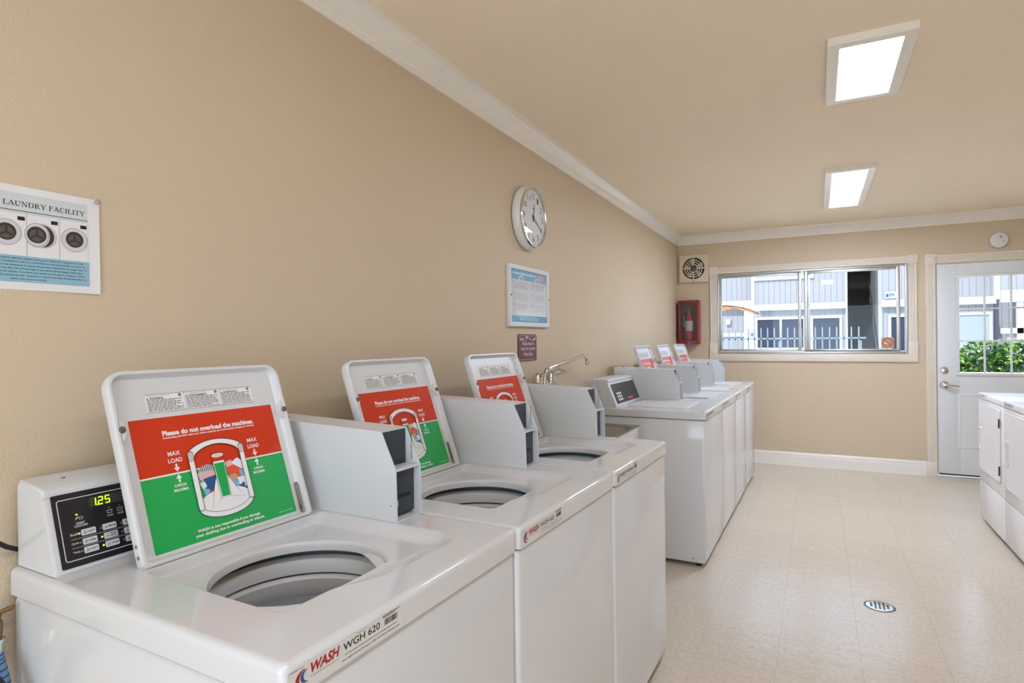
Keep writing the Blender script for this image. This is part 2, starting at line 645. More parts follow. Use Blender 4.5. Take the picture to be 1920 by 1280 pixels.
# ---- door in the back wall
door = bpy.data.objects.new('door_1', None)
COL.objects.link(door)
door['kind'] = 'structure'
door['label'] = 'pale grey entry door with a nine pane glass upper half'
b = MB()
fluted(b, 2.288, 2.364, .137, 1.99, True)
fluted(b, 3.302, 3.378, .137, 1.99, True)
fluted(b, 2.366, 3.30, 1.99, 2.068, False)
b.box(2.284, 2.367, LY - .022, LY, 0, .137, 'trim_cream', .002)
b.box(3.299, 3.382, LY - .022, LY, 0, .137, 'trim_cream', .002)
rosette(b, 2.282, 2.368, 1.986, 2.076)
rosette(b, 3.298, 3.384, 1.986, 2.076)
b.build('casing', door)
b = MB()                                                  # jamb and threshold
b.box(DX0, DX0 + .006, LY + .002, LY + T, 0, DZ1, 'trim_cream')
b.box(DX1 - .006, DX1, LY + .002, LY + T, 0, DZ1, 'trim_cream')
b.box(DX0 + .006, DX1 - .006, LY + .002, LY + T, DZ1 - .006, DZ1, 'trim_cream')
b.build('jamb', door)
MB().box(DX0 + .006, DX1 - .006, LY + .01, LY + T, 0, .008, 'aluminium', .002).build('threshold', door)
GX0, GX1, GZ0, GZ1 = 2.545, 3.122, .972, 1.852
dl, dr, db, dt = 2.376, 3.29, .034, 1.978
ya, yb = LY + .012, LY + .054
b = MB()
b.box(dl, GX0, ya, yb, db, dt, 'door_paint', .0015)
b.box(GX1, dr, ya, yb, db, dt, 'door_paint', .0015)
b.box(GX0, GX1, ya, yb, db, GZ0, 'door_paint')
b.box(GX0, GX1, ya, yb, GZ1, dt, 'door_paint')
for px0, px1 in ((2.53, 2.80), (2.866, 3.136)):          # embossed lower panels
    for k, (ins, dep) in enumerate(((0, .0), (.012, .004), (.022, .001))):
        pass
    fr = Fr((0, ya, 0), (1, 0, 0), (0, 0, 1))
    L = [(0, 0), (.008, .005), (.016, .005), (.026, .001), (.034, .001)]
    loops = [[fr.p(a, z, c) for a, z in rrect(px0 + i, px1 - i, .272 + i, .783 - i, .004, 2)] for i, c in L]
    b.loft(loops, 'door_paint', False, True)
b.build('door_slab', door)
b = MB()                                                  # raised surround and muntins
s = .024
b.box(GX0 - s, GX1 + s, ya - .014, ya, GZ0 - s, GZ0, 'door_paint', .004)
b.box(GX0 - s, GX1 + s, ya - .014, ya, GZ1, GZ1 + s, 'door_paint', .004)
b.box(GX0 - s, GX0, ya - .014, ya, GZ0, GZ1, 'door_paint', .004)
b.box(GX1, GX1 + s, ya - .014, ya, GZ0, GZ1, 'door_paint', .004)
for x in (2.733, 2.924):
    b.box(x - .0075, x + .0075, ya - .004, ya + .012, GZ0, GZ1, 'door_paint', .002)
for z in (1.265, 1.558):
    b.box(GX0, GX1, ya - .0035, ya + .0115, z - .0075, z + .0075, 'door_paint', .002)
b.build('muntin_grid', door)
MB().box(GX0, GX1, ya + .02, ya + .024, GZ0, GZ1, 'pane_glass').build('pane', door)
b = MB()
fr = Fr((2.428, ya, .993), (1, 0, 0), (0, 0, 1))
b.lathe([(.034, 0), (.034, .006), (.031, .010), (.022, .012), (.021, .016), (.018, .017), (.0005, .017)], fr, 'chrome', 32)
b.box(2.425, 2.431, ya - .026, ya - .016, .979, 1.007, 'chrome', .002)
b.build('deadbolt', door)
b = MB()
fr = Fr((2.428, ya, .859), (1, 0, 0), (0, 0, 1))
b.lathe([(.036, 0), (.036, .006), (.032, .012), (.016, .016), (.014, .05), (.0005, .052)], fr, 'chrome', 32)
b.tube([(2.428, ya - .045, .859), (2.45, ya - .05, .858), (2.49, ya - .05, .853), (2.535, ya - .046, .848)], [.011, .010, .008, .007], 'chrome')
b.build('door_handle', door)
MB().box(dl + .01, dr - .01, ya + .006, ya + .03, .02, .034, 'black_rubber').build('door_sweep', door)

# ------------------------------------------------------------------ ceiling lights
def ceiling_light(x0, x1, y0, y1, diff, label):
    t = thing('ceiling_light', label, 'ceiling light', ((x0 + x1) / 2, (y0 + y1) / 2, HZ), 0, 'flat ceiling light fixtures')
    w, l = (x1 - x0) / 2, (y1 - y0) / 2
    fr = Fr((0, 0, 0), (1, 0, 0), (0, -1, 0))            # normal down
    b = MB()
    q = [(-w, -l, w, l)]
    def lp(i, c):
        return [fr.p(a, bb, c) for a, bb in rrect(-w + i, w - i, -l + i, l - i, .003, 2)]
    b.loft([lp(.002, 0), lp(.001, .020), lp(0, .024), lp(0, .028), lp(.002, .030), lp(.043, .030), lp(.046, .027), lp(.046, .015)], 'trim_white')
    b.build('frame', t)
    b = MB()
    b.loft([lp(.0455, .026), lp(.0456, .024)], diff, True, True)
    b.build('diffuser', t)
    return t
ceiling_light(1.42, 1.715, 2.55, 3.20, 'diffuser_near', 'short square-ended ceiling light nearest the camera with a dimmer cream diffuser')
ceiling_light(1.435, 1.73, 4.51, 5.79, 'diffuser_far', 'long rectangular ceiling light near the back wall with bright white diffuser')
ceiling_light(1.42, 1.715, -.6, .65, 'diffuser_added', 'unseen ceiling light added behind the camera to light the front of the room')

# ------------------------------------------------------------------ top-loading washers
D, WU, ZT = .755, .641, .897          # depth from the wall side, width along the wall, deck height

def rr3(x0, x1, y0, y1, z, r, n=5):
    return [(a, b_, z) for a, b_ in rrect(x0, x1, y0, y1, r, n)]

def make_cabinet(t):
    b = MB()
    q = dict(n=4)
    x0, x1, y0, y1 = .012, D - .006, .004, WU - .003
    lo = [rr3(x0 + .02, x1 - .03, y0 + .006, y1 - .006, .022, .006, 4), rr3(x0 + .006, x1 - .012, y0 + .002, y1 - .002, .024, .01, 4),
          rr3(x0, x1 - .001, y0, y1, .045, .012, 4), rr3(x0, x1, y0, y1, .06, .012, 4),
          rr3(x0, x1, y0, y1, .836, .012, 4), rr3(x0 + .002, x1 - .003, y0 + .002, y1 - .002, .842, .011, 4), rr3(x0 + .008, x1 - .009, y0 + .008, y1 - .008, .845, .008, 4)]
    b.loft(lo, 'enamel', True)
    # pressed seam of the side panel and bottom bracket, on the side that faces the front door
    fr = Fr((0, y0, 0), (1, 0, 0), (0, 0, 1))
    b.line([(x1 - .022, .05), (x1 - .022, .835)], .0012, fr, 'print_ltgrey', .0004)
    b.line([(.16, .72), (.16, .1)], .002, fr, 'enamel_box', .0004)
    b.line([(.52, .72), (.16, .72)], .002, fr, 'enamel_box', .0004)
    b.prism(rrect(.2, x1 - .06, .028, .068, .004), fr, 0, .0025, 'enamel')
    b.lathe([(.005, .002), (.004, .0045), (.0005, .005)], Fr((x1 - .075, y0, .048), (1, 0, 0), (0, 0, 1)), 'steel', 12)
    b.build('cabinet', t)
    b = MB()
    lo = [rr3(.02 + i, D - .02 - i, .012 + i, WU - .012 - i, z, .01, 3) for i, z in ((0, .84), (0, .850), (.03, .850), (.03, .84))]
    b.loft(lo, 'dark_gap')
    b.build('seam', t)
    for fx, fy in ((.07, .05), (.07, WU - .05), (D - .06, .045), (D - .06, WU - .045)):
        MB().lathe([(.012, 0), (.018, .0), (.018, .010), (.012, .012), (.007, .014), (.007, .03)], Fr((fx, fy, 0), (1, 0, 0), (0, 1, 0)), 'black_rubber', 16, True).build('foot', t)

HC = (.465, .288)                      # centre of the tub opening
RC = (.258, .628, .105, .548)          # lid recess: v0, v1, u0, u1

def hole_loop(r, vmax, z):
    out = []
    for i in range(72):
        a = 2 * pi * i / 72
        v = HC[0] + r * cos(a)
        u = HC[1] + r * sin(a)
        if v > vmax:                   # flattened towards the front
            v = vmax + (v - vmax) * .12
        out.append((v, u, z))
    return out

def make_deck(t, recess=True):
    b = MB()
    r = .012
    def ol(i, z):
        return rr3(i, D - i, i, WU - i, z, max(.016 - i, .004), 5)
    skirt = [ol(.006, .848), ol(0, .848), ol(0, ZT - r)]
    for k in range(1, 6):
        a = radians(90 * k / 5)
        skirt.append(ol(r * (1 - cos(a)), ZT - r + r * sin(a)))
    b.loft(skirt, 'enamel')
    v0, v1, u0, u1 = RC
    if recess:
        rec = [rr3(v0, v1, u0, u1, ZT, .02, 5), rr3(v0 + .002, v1 - .003, u0 + .002, u1 - .005, ZT - .001, .02, 5),
               rr3(v0 + .004, v1 - .008, u0 + .004, u1 - .024, ZT - .012, .02, 5), rr3(v0 + .006, v1 - .013, u0 + .005, u1 - .03, ZT - .018, .02, 5),
               rr3(v0 + .012, v1 - .021, u0 + .009, u1 - .04, ZT - .021, .02, 5)]
        def scoop(loop, amt):          # finger scoop in the front edge of the recess
            out = []
            for v, u, z in loop:
                e = max(0, min(1, (u - .20) / .12)) * max(0, min(1, (.545 - u) / .03))
                e = e * e * (3 - 2 * e)
                f = max(0, min(1, (v - (v1 - .03)) / .01))
                out.append((v + amt * e * f, u, z))
            return out
        cnt = [max(1, round((Vector(rec[0][i]) - Vector(rec[0][(i + 1) % len(rec[0])])).length / .02)) for i in range(len(rec[0]))]
        rec = [[tuple(Vector(l[i]).lerp(Vector(l[(i + 1) % len(l)]), j / cnt[i])) for i in range(len(l)) for j in range(cnt[i])] for l in rec]
        rec = [scoop(l, a) for l, a in zip(rec, (.046, .040, .020, .010, .002))]
        b.fill([skirt[-1], rec[0]], 'enamel')
        b.loft(rec, 'enamel')
        zf = ZT - .021
        rim = [hole_loop(.1685, .594, zf), hole_loop(.166, .592, zf + .001), hole_loop(.163, .589, zf - .001), hole_loop(.161, .587, zf - .006), hole_loop(.161, .587, zf - .02), hole_loop(.168, .60, zf - .022)]
        b.fill([rec[-1], rim[0]], 'enamel')
        b.loft(rim, 'enamel')
    else:
        b.add(skirt[-1], [tuple(range(len(skirt[-1])))], 'enamel')
    return b.build('top_deck', t, sharp=40)

def make_tub(t):
    fr = Fr((HC[0] - .005, HC[1], 0), (1, 0, 0), (0, 1, 0))
    b = MB()
    b.lathe([(.235, .862), (.205, .862), (.204, .80), (.188, .796), (.182, .77)], fr, 'tub_gap', 64)
    tub = b.build('tub', t)
    b = MB()
    b.lathe([(.2, .824), (.197, .833), (.190, .837), (.178, .831), (.174, .821), (.174, .802)], fr, 'tub_white', 64)
    b.build('tub_ring', tub)
    b = MB()
    b.lathe([(.181, .7965), (.174, .788), (.177, .772), (.183, .752), (.186, .748)], fr, 'tub_white', 64)
    b.lathe([(.186, .748), (.188, .735), (.188, .60), (.188, .52), (.17, .50), (.06, .505), (.045, .53), (.03, .70), (.024, .715), (.0005, .72)], fr, 'tub_grey', 64)
    b.build('basket', tub)
    return tub

PF = Fr((.153, 0, .900), (0, 1, 0), (-.045, 0, .135))        # sloping face of the control panel: a = u, b = up the slope

def seven(b, ch, a, bb, w, h, fr, m, m_off, c):
    seg = {'1': 'bc', '2': 'abged', '5': 'afgcd', '8': '', ' ': ''}[ch]
    q = .0022
    A = {'a': ((0, h), (w, h)), 'b': ((w, h), (w, h / 2)), 'c': ((w, h / 2), (w, 0)), 'd': ((0, 0), (w, 0)), 'e': ((0, 0), (0, h / 2)),
         'f': ((0, h / 2), (0, h)), 'g': ((0, h / 2), (w, h / 2))}
    for k, (p0, p1) in A.items():
        b.line([(a + p0[0] + p0[1] * .1, bb + p0[1]), (a + p1[0] + p1[1] * .1, bb + p1[1])], q, fr, m if k in seg else m_off, c if k in seg else c - .0001)

def make_panel(t):
    p = [(.012, .897), (.012, 1.052), (.02, 1.062), (.098, 1.052), (.106, 1.047), (.108, 1.040), (.1075, 1.035), (.1065, 1.033), (.1525, .902), (.150, .897)]
    u0, u1 = .012, .546
    b = MB()
    def lp(u, i):
        cx, cz = .075, .97
        return [(cx + (x - cx) * (1 - i * 8), u, max(.897, cz + (z - cz) * (1 - i * 8))) for x, z in p]
    b.loft([lp(u0, .0045), lp(u0 + .003, .001), lp(u0 + .006, 0), lp(u1 - .004, 0), lp(u1, .002)], 'enamel', True, True)
    b.lathe([(.004, 0), (.004, .0015), (.0005, .002)], Fr((.055, .07, 1.0575), (1, 0, 0), (0, 1, 0)), 'steel', 10)
    fl = Fr((0, u0, 0), (1, 0, 0), (0, 0, 1))
    b.words(.028, .032, .985, 1.035, Fr((.03, u0 + .0005, 1.035), (0, 0, -1), (1, 0, 0)) if False else fl, 'print_ltgrey', .003, 6)
    pan = b.build('control_panel', t, sharp=40)
    b = MB()
    b.prism(rrect(.024, .50, .008, .144, .003), PF, .0002, .0012, 'black_panel')
    k = .0014
    b.line(rrect(.032, .49, .020, .133, .004, 4), .0016, PF, 'print_ltgrey', k, True)
    b.text('INSERT', .058, .073, .083, .087, PF, 'print_ltgrey', k, .02)
    b.text('COIN/CARD', .054, .077, .078, .082, PF, 'print_ltgrey', k, .02)
    b.line([(.058, .093), (.063, .097)], .002, PF, 'print_ltgrey', k)
    b.line([(.064, .092), (.070, .092), (.070, .096), (.064, .096)], .001, PF, 'print_ltgrey', k, True)
    b.poly(ell(.061, .1015, .0024, .0014, 10), PF, 'led_green', k)
    for x, w in ((.118, 'WASH'), (.137, 'RINSE'), (.156, 'SPIN')):
        b.poly(ell(x, .101, .0014, .0014, 10), PF, 'print_grey', k)
        b.line([(x - .005, .096), (x - .004, .091), (x + .004, .091), (x + .005, .096)], .0011, PF, 'print_ltgrey', k, True)
        b.text(w, x - .0055, x + .0055, .0845, .0875, PF, 'print_ltgrey', k, .02)
    rows = ((.066, 'Soil', ('LIGHT', 'MEDIUM', 'HEAVY')), (.049, 'Cycle', ('NORMAL', 'PERM\nPRESS', 'DELICATE')), (.033, 'Temp', ('HOT', 'WARM', 'COLD')))
    for i, (bb, nm, ws) in enumerate(rows):
        b.text(nm, .045, .057, bb - .002, bb + .0025, PF, 'print_ltgrey', k, .02)
        if i:
            b.line([(.045, bb + .0083), (.17, bb + .0083)], .0006, PF, 'print_ltgrey', k)
        for x, wd, on in ((.076, ws[0], i == 0), (.113, ws[1], i == 1 or i == 2), (.150, ws[2], False)):
            b.poly(ell(x - .016, bb, .0020, .0018, 10), PF, 'led_green' if on else 'print_grey', k)
    o = b.build('control_face', pan)
    b = MB()
    for i, (bb, nm, ws) in enumerate(rows):
        for x, wd in zip((.076, .113, .150), ws):
            b.prism(rrect(x - .0125, x + .0125, bb - .0058, bb + .0058, .002, 3), PF, .0012, .0019, 'print_ltgrey')
            b.line([(x - .0085, bb - .003), (x - .0065, bb + .003), (x - .0045, bb - .003)], .0012, PF, 'print_black', .0022)
            hh = .0034 if '\n' in wd else .0016
            b.text(wd, x - .002, x + .0105, bb - hh, bb + hh, PF, 'print_black', .0022, .02)
    b.build('buttons', pan)
    b = MB()
    b.rect(.0845, .165, .1085, .1285, PF, 'display_window', .0014)
    for i, ch in enumerate('125 8'):
        seven(b, ch, .0885 + i * .0125, .1115, .0075, .0135, PF, 'led_green', 'led_off', .0017)
    b.poly(ell(.0985, .1113, .0012, .0012, 8), PF, 'led_green', .0018)
    b.build('display', pan)
    return pan

TH = radians(19.5)
LF = Fr((.257, .109, ZT + .002), (0, 1, 0), (-sin(TH), 0, cos(TH)))   # opened lid: a across, b up, normal towards the room

def make_lid(t, lf=LF, art=True):
    w, h = .405, .388
    def lp(i, c, k=0):
        return [lf.p(a, bb, c) for a, bb in rrect(i, w - i, i + k, h - i, (.010, .010, .034 - min(i, .02), .034 - min(i, .02)), 6)]
    b = MB()
    b.loft([lp(.006, -.026), lp(.001, -.024), lp(0, -.020), lp(0, -.004), lp(.0015, -.0008), lp(.004, 0), lp(.008, -.0008), lp(.0095, -.004), lp(.011, -.014), lp(.015, -.0178), lp(.02, -.018)], 'enamel_lid', True, True)
    # lug with a hole where a bumper sits, on each side rail
    for a, sg in ((.0095, 1), (w - .0095, -1)):
        b.prism([(a, .245), (a + sg * .006, .25), (a + sg * .011, .262), (a + sg * .011, .272), (a + sg * .006, .282), (a, .292)] if sg > 0 else
                [(a, .292), (a - .006, .282), (a - .011, .272), (a - .011, .262), (a - .006, .25), (a, .245)], lf, -.016, -.002, 'enamel_lid')
    for a, bb in ((.0, .045), (.0, .024)):
        b.lathe([(.004, 0), (.004, .0006), (.0005, .0008)], Fr(lf.p(0, bb, -.012), lf.n, lf.y) if False else Fr(lf.p(0, bb, -.012), lf.n * 1, lf.y), 'print_grey', 12)
    lid = b.build('lid', t, sharp=40)
    for a, bb in ((w - .008, .268), (.012, .268)):
        MB().lathe([(.0055, -.003), (.0065, .0), (.0065, .003), (.005, .005), (.0005, .0055)], Fr(lf.p(a, bb, -.002), lf.x, lf.y), 'bronze_bumper', 16).build('bumper', lid)
    b = MB()
    b.prism([(w - .022, .012), (w - .014, .012), (w - .014, .085), (w - .020, .085)], lf, -.017, -.013, 'steel')
    b.tube([lf.p(w - .018, .08, -.012), lf.p(w - .018, .03, -.011), lf.p(w - .022, .012, -.008), lf.p(w - .014, .006, -.006), lf.p(w - .004, .012, -.004)], .002, 'steel', 8)
    b.build('hinge', lid)
    b = MB()                                              # warning label
    c = -.0178
    b.rect(.076, .330, .299, .338, lf, 'label_white', c)
    b.line([(.076, .299), (.330, .299), (.330, .338), (.076, .338)], .0008, lf, 'print_black', c + .0002, True)
    rnd = random.Random(3)
    for i, wd in enumerate(('WARNING', 'AVERTISSEMENT', 'ADVERTENCIA')):
        a0 = .079 + i * .0846
        if i:
            b.line([(a0 - .003, .299), (a0 - .003, .338)], .0007, lf, 'print_black', c + .0002)
        b.poly([(a0, .3275), (a0 + .004, .3275), (a0 + .002, .3312)], lf, 'print_black', c + .0002)
        b.text(wd, a0 + .006, a0 + .006 + (.03 if i == 0 else .044 if i == 1 else .038), .3272, .3315, lf, 'print_black', c + .0002, .03)
        b.words(a0, a0 + .05, .3335, .3352, lf, 'print_grey', c + .0002, 1, rnd=rnd)
        b.poly(ell(a0 + .072, .333, .004, .0032, 14), lf, 'print_black', c + .0002)
        b.line([(a0 + .069, .3335), (a0 + .075, .3325)], .0012, lf, 'label_white', c + .0003)
        b.words(a0, a0 + .077, .3005, .3262, lf, 'print_grey', c + .0002, 9, .6, rnd=rnd)
    b.build('warning_label', lid)
    make_art(lid, lf)
    return lid

def make_art(lid, lf):
    b = MB()
    c = -.0178
    a0, a1, b0, b1, bs = .034, .374, .018, .287, .166
    def R(pts, m, k):
        b.poly(pts, lf, m, c + k * .0002)
    b.poly([(a0, bs)] + [(a1, bs)] + rrect(a0, a1, b0, b1, .003, 3)[8:12] + rrect(a0, a1, b0, b1, .003, 3)[12:16], lf, 'label_red', c)
    b.poly(rrect(a0, a1, b0, b1, .003, 3)[0:8] + [(a1, bs), (a0, bs)], lf, 'label_green', c)
    b.rect(a0, a1, bs - .0016, bs + .0016, lf, 'label_white', c + .0002)
    k = c + .0003
    b.text('Please do not overload the machines.', .096, .314, .2465, .2575, lf, 'label_white', k, .04)
    b.text('Overloading will NOT clean your clothes properly and could possibly damage your clothing.', .095, .314, .2395, .2445, lf, 'label_white', k, .03)
    for cx in (.111, .299):
        b.text('MAX', cx - .013, cx + .013, .2035, .2125, lf, 'label_white', k, .02)
        b.text('LOAD', cx - .015, cx + .015, .189, .198, lf, 'label_white', k, .02)
        b.rect(cx - .002, cx + .002, .176, .1855, lf, 'label_white', k)
        b.poly([(cx, .169), (cx + .0065, .178), (cx - .0065, .178)], lf, 'label_white', k)
        b.rect(cx - .002, cx + .002, .147, .157, lf, 'label_white', k)
        b.poly([(cx + .0065, .155), (cx, .164), (cx - .0065, .155)], lf, 'label_white', k)
        b.text('CARGA', cx - .013, cx + .013, .138, .144, lf, 'label_white', k, .02)
        b.text('MAXIMA', cx - .0155, cx + .0155, .1285, .1345, lf, 'label_white', k, .02)
    b.text('WASH is not responsible if you damage', .125, .275, .0345, .0425, lf, 'label_white', k, .03)
    b.text('your clothing due to overloading or misuse.', .119, .285, .0255, .0335, lf, 'label_white', k, .03)
    b.words(.325, .365, .0255, .0275, lf, 'print_ltgrey', k, 1)
    # line drawing: agitator in a cut-away tub with a load of clothes
    def out(pts, fill, lv, w=.0012, closed=True):
        if fill:
            R(pts, fill, lv)
        b.line(pts, w, lf, 'print_black', c + lv * .0002 + .0001, closed)
    cx, cy = .2035, .090
    R([(.144, .1), (.268, .1), (.268, bs), (.225, bs), (.205, .172), (.160, bs), (.144, .158)], 'label_green', 2)
    pieces = (
        ([(.150, .150), (.158, .168), (.176, .172), (.190, .168), (.188, .150), (.168, .146)], 'machine_grey'),
        ([(.152, .146), (.168, .154), (.190, .154), (.190, .140), (.160, .136)], 'notice_pink'),
        ([(.160, .142), (.190, .146), (.192, .118), (.172, .112), (.164, .126)], 'logo_blue'),
        ([(.152, .134), (.163, .136), (.166, .126), (.156, .120)], 'label_white'),
        ([(.156, .122), (.170, .118), (.172, .104), (.160, .100)], 'notice_blue'),
        ([(.160, .106), (.176, .118), (.188, .108), (.180, .088), (.164, .090)], 'label_red'),
        ([(.217, .168), (.234, .172), (.238, .160), (.222, .154)], 'notice_pink'),
        ([(.234, .166), (.250, .174), (.264, .162), (.258, .146), (.244, .152)], 'notice_pale'),
        ([(.218, .156), (.238, .160), (.254, .148), (.250, .130), (.222, .136)], 'orange_print'),
        ([(.222, .138), (.238, .140), (.244, .126), (.224, .122)], 'sticker_tan'),
        ([(.248, .146), (.262, .144), (.264, .128), (.250, .130)], 'notice_blue'),
        ([(.240, .130), (.262, .130), (.266, .110), (.252, .104), (.240, .116)], 'notice_pale'),
        ([(.226, .124), (.242, .122), (.240, .108), (.226, .110)], 'notice_blue'),
        ([(.232, .106), (.254, .118), (.256, .098), (.246, .088)], 'logo_blue'),
    )
    for i, (pts, m) in enumerate(pieces):
        R(pts, m, 3 + i * .2)
    for i in range(7):
        b.line([(.156 + i * .005, .158), (.163 + i * .005, .170)], .0013, lf, 'print_black' if i % 2 else 'logo_blue', c + .0013)
    for i in range(5):
        b.line([(.146, .152 - i * .006), (.158, .155 - i * .006)], .0018, lf, 'print_ltgrey', c + .0013)
    out(ell(cx, cy - .008, .066, .028, 40), 'label_white', 6)
    out(ell(cx, cy, .060, .025, 40), 'label_white', 7, .0008)
    # vanes and column
    out([(cx - .014, .140), (cx - .024, .116), (cx - .036, .076), (cx - .010, .094)], 'label_white', 8, .0007)
    out([(cx + .014, .140), (cx + .028, .112), (cx + .044, .086), (cx + .010, .094)], 'label_white', 8, .0007)
    out([(cx - .012, .094), (cx + .012, .094), (cx + .014, .186), (cx - .014, .186)], 'label_white', 9, .0008)
    R([(cx - .009, .096), (cx + .010, .096), (cx + .012, .170), (cx - .012, .170)], 'label_green', 10)
    R([(cx - .0135, .174), (cx + .0135, .174), (cx + .0135, .186), (cx - .0135, .186)], 'label_red', 10)
    out(ell(cx, .187, .0145, .005, 24), 'label_white', 11, .0008)
    b.line(ell(cx, .187, .007, .002, 16), .0006, lf, 'print_black', c + .0024, True)
    # hoop
    l, r_ = .137, .270
    arch = [(l + (r_ - l) * i / 16, .200 + .024 * sin(pi * i / 16) ** .6) for i in range(17)]
    arch_in = [(x0_ * .84 + cx * .16, y_ - .011) for x0_, y_ in arch]
    out(arch + arch_in[::-1], None, 12, .0014)
    for i in range(16):
        R([arch_in[i], arch_in[i + 1], arch[i + 1], arch[i]], 'label_white', 12)
    for x in (l, r_ - .012):
        out(rrect(x, x + .012, .078, .205, .004, 3), 'label_white', 13, .0012)
        out(rrect(x, x + .012, .184, .203, .004, 3), 'machine_grey', 14, .0006)
    b.build('load_label', lid)

CB = (.548, .6415)                     # coin box: u0, u1

def make_coin_box(t, front_gap=True):
    u0, u1 = CB
    tk = .003
    pr = [(.03, ZT + .0005), (.49, ZT + .0005), (.487, 1.018), (.444, 1.106), (.03, 1.118)]
    fr = Fr((0, 0, 0), (1, 0, 0), (0, 0, 1))              # normal -y
    b = MB()
    for u in (u0, u1 - tk):
        b.prism(pr, fr, -u - tk, -u, 'enamel_box')
    def slab(x0, z0, x1, z1, th):
        d = Vector((x1 - x0, z1 - z0)).normalized()
        n = Vector((-d.y, d.x)) * -th
        q = [(x0, z0), (x0 + n.x, z0 + n.y), (x1 + n.x, z1 + n.y), (x1, z1)]
        b.prism(q, fr, -(u1 - tk), -(u0 + tk), 'enamel_box')
    slab(.03, 1.118, .4445, 1.106, .003)
    slab(.49, ZT + .0005, .03, ZT + .0005, .003)
    b.box(.03, .034, u0 + tk, u1 - tk, ZT + .004, 1.114, 'enamel_box')
    b.box(.40, .486, u0 + tk, u1 - tk, 1.0135, 1.018, 'enamel_box', .0008)
    b.lathe([(.002, 0), (.0016, .0008), (.0003, .001)], Fr((.472, u0, .935), (1, 0, 0), (0, 0, 1)), 'print_grey', 8)
    b.lathe([(.008, 0), (.008, .002), (.005, .004), (.0005, .0045)], Fr((.09, u0 + .03, 1.1163), (1, 0, .0), (0, 1, 0)), 'brass', 14)
    fi = Fr((0, u1 - tk, 0), (0, 0, -1), (1, 0, 0))
    b.text('MANUFACTURER OTHER NO', -1.092, -1.028, .4605, .4635, fi, 'print_black', .0006, .02)
    box = b.build('coin_box', t)
    b = MB()
    b.box(.441, .444, u0 + tk + .0005, u1 - tk - .0005, 1.0185, 1.104, 'navy_plate')
    b.build('coin_plate', box)
    b = MB()
    b.box(.40, .469, u0 + tk + .0005, u1 - tk - .0005, .906, 1.0125, 'navy_plate', .001)
    b.box(.469, .4705, u0 + .008, u1 - .02, .946, .9485, 'black_rubber')
    b.box(.469, .4705, u0 + .008, u1 - .02, .951, .9525, 'black_rubber')
    fp = Fr((.469, 0, 0), (0, 1, 0), (0, 0, 1))
    b.rect(u0 + .012, u0 + .030, .927, .940, fp, 'print_ltgrey', .0006)
    b.rect(u0 + .014, u0 + .028, .929, .938, fp, 'black_panel', .0008)
    b.words(u0 + .016, u0 + .027, .931, .936, fp, 'print_ltgrey', .0010, 1, .9)
    b.build('coin_slide', box)
    return box

def make_sticker(t, number):
    fr = Fr((D + .0002, 0, 0), (0, 1, 0), (0, 0, 1))
    b = MB()
    b.rect(.008, .242, .8505, .8865, fr, 'sticker', .0003)
    k = .0006
    def crescent(cx, cz, r, w, m):
        n = 18
        o_, i_ = [], []
        for j in range(n):
            a = radians(75 + 215 * j / (n - 1))
            o_.append((cx + r * 1.15 * cos(a), cz + r * sin(a)))
            q = r - w * sin(pi * j / (n - 1)) ** .8
            i_.append((cx + w * .35 + q * 1.1 * cos(a), cz + q * sin(a)))
        for j in range(n - 1):
            b.poly([o_[j], o_[j + 1], i_[j + 1], i_[j]], fr, m, k)
    crescent(.034, .8675, .0125, .0042, 'logo_red')
    crescent(.038, .8695, .0085, .0034, 'logo_blue')
    crescent(.042, .8715, .0055, .0016, 'print_ltgrey')
    b.text('WASH', .046, .100, .868, .8825, fr, 'logo_red', k, .035, .25)
    b.text('multifamily laundry systems', .046, .098, .8625, .8655, fr, 'print_grey', k)
    b.text('PROPERTY OF', .012, .034, .8825, .8845, fr, 'print_black', k)
    if number:
        b.text('WGH ' + number, .107, .185, .8695, .8805, fr, 'print_black', k, .01)
    else:
        b.words(.107, .185, .871, .879, fr, 'print_black', k, 1, .9)
    b.text('Machine ID', .135, .156, .8825, .8845, fr, 'print_grey', k)
    b.text('For immediate service or report on this machine, please report', .11, .226, .8615, .865, fr, 'print_black', k)
    b.text('this 6 digit machine ID: phone to 800 342 5932 or fixlaundry.com', .104, .232, .8545, .8585, fr, 'print_black', k)
    b.words(.192, .232, .881, .8855, fr, 'print_black', k, 2)
    x = .196
    rnd = random.Random(int(number or 1))
    while x < .226:
        w = rnd.choice((.0007, .0011, .0016))
        b.rect(x, x + w, .8695, .879, fr, 'print_black', k)
        x += w + rnd.choice((.0006, .0010))
    return b.build('id_sticker', t)

NEAR = (
    ('620', .005, .567, 'white top-loading washer nearest the camera, sticker WGH 620, display lit green'),
    ('622', .027, 1.209, 'white top-loading washer with sticker WGH 622, middle of the three near washers'),
    ('624', .049, 1.851, 'white top-loading washer with sticker WGH 624, beside the utility sink'),
)
RZ = radians(-1.6)
proto = thing('washing_machine', NEAR[0][3], 'washing machine', (NEAR[0][1], NEAR[0][2], 0), RZ, 'top-loading washers in the near row')
make_cabinet(proto)
make_deck(proto)
make_tub(proto)
make_panel(proto)
make_lid(proto)
make_coin_box(proto)
for n, x, y, lb in NEAR[1:]:
    c = copy_tree(proto)
    c.location = (x, y, 0)
    c['label'] = lb
    make_sticker(c, n)
FAR = (
    (.066, 4.178, 'white top-loading washer with open lid right behind the closed one past the sink'),
    (.074, 4.822, 'white top-loading washer with open lid, second from the back wall'),
    (.082, 5.466, 'white top-loading washer with open lid closest to the back wall and fire extinguisher'),
)
far_proto = None
for x, y, lb in FAR:
    c = copy_tree(proto)
    c.location = (x, y, 0)
    c.rotation_euler = (0, 0, radians(-.8))
    c['label'] = lb
    c['group'] = 'top-loading washers in the far row'
    make_sticker(c, '')
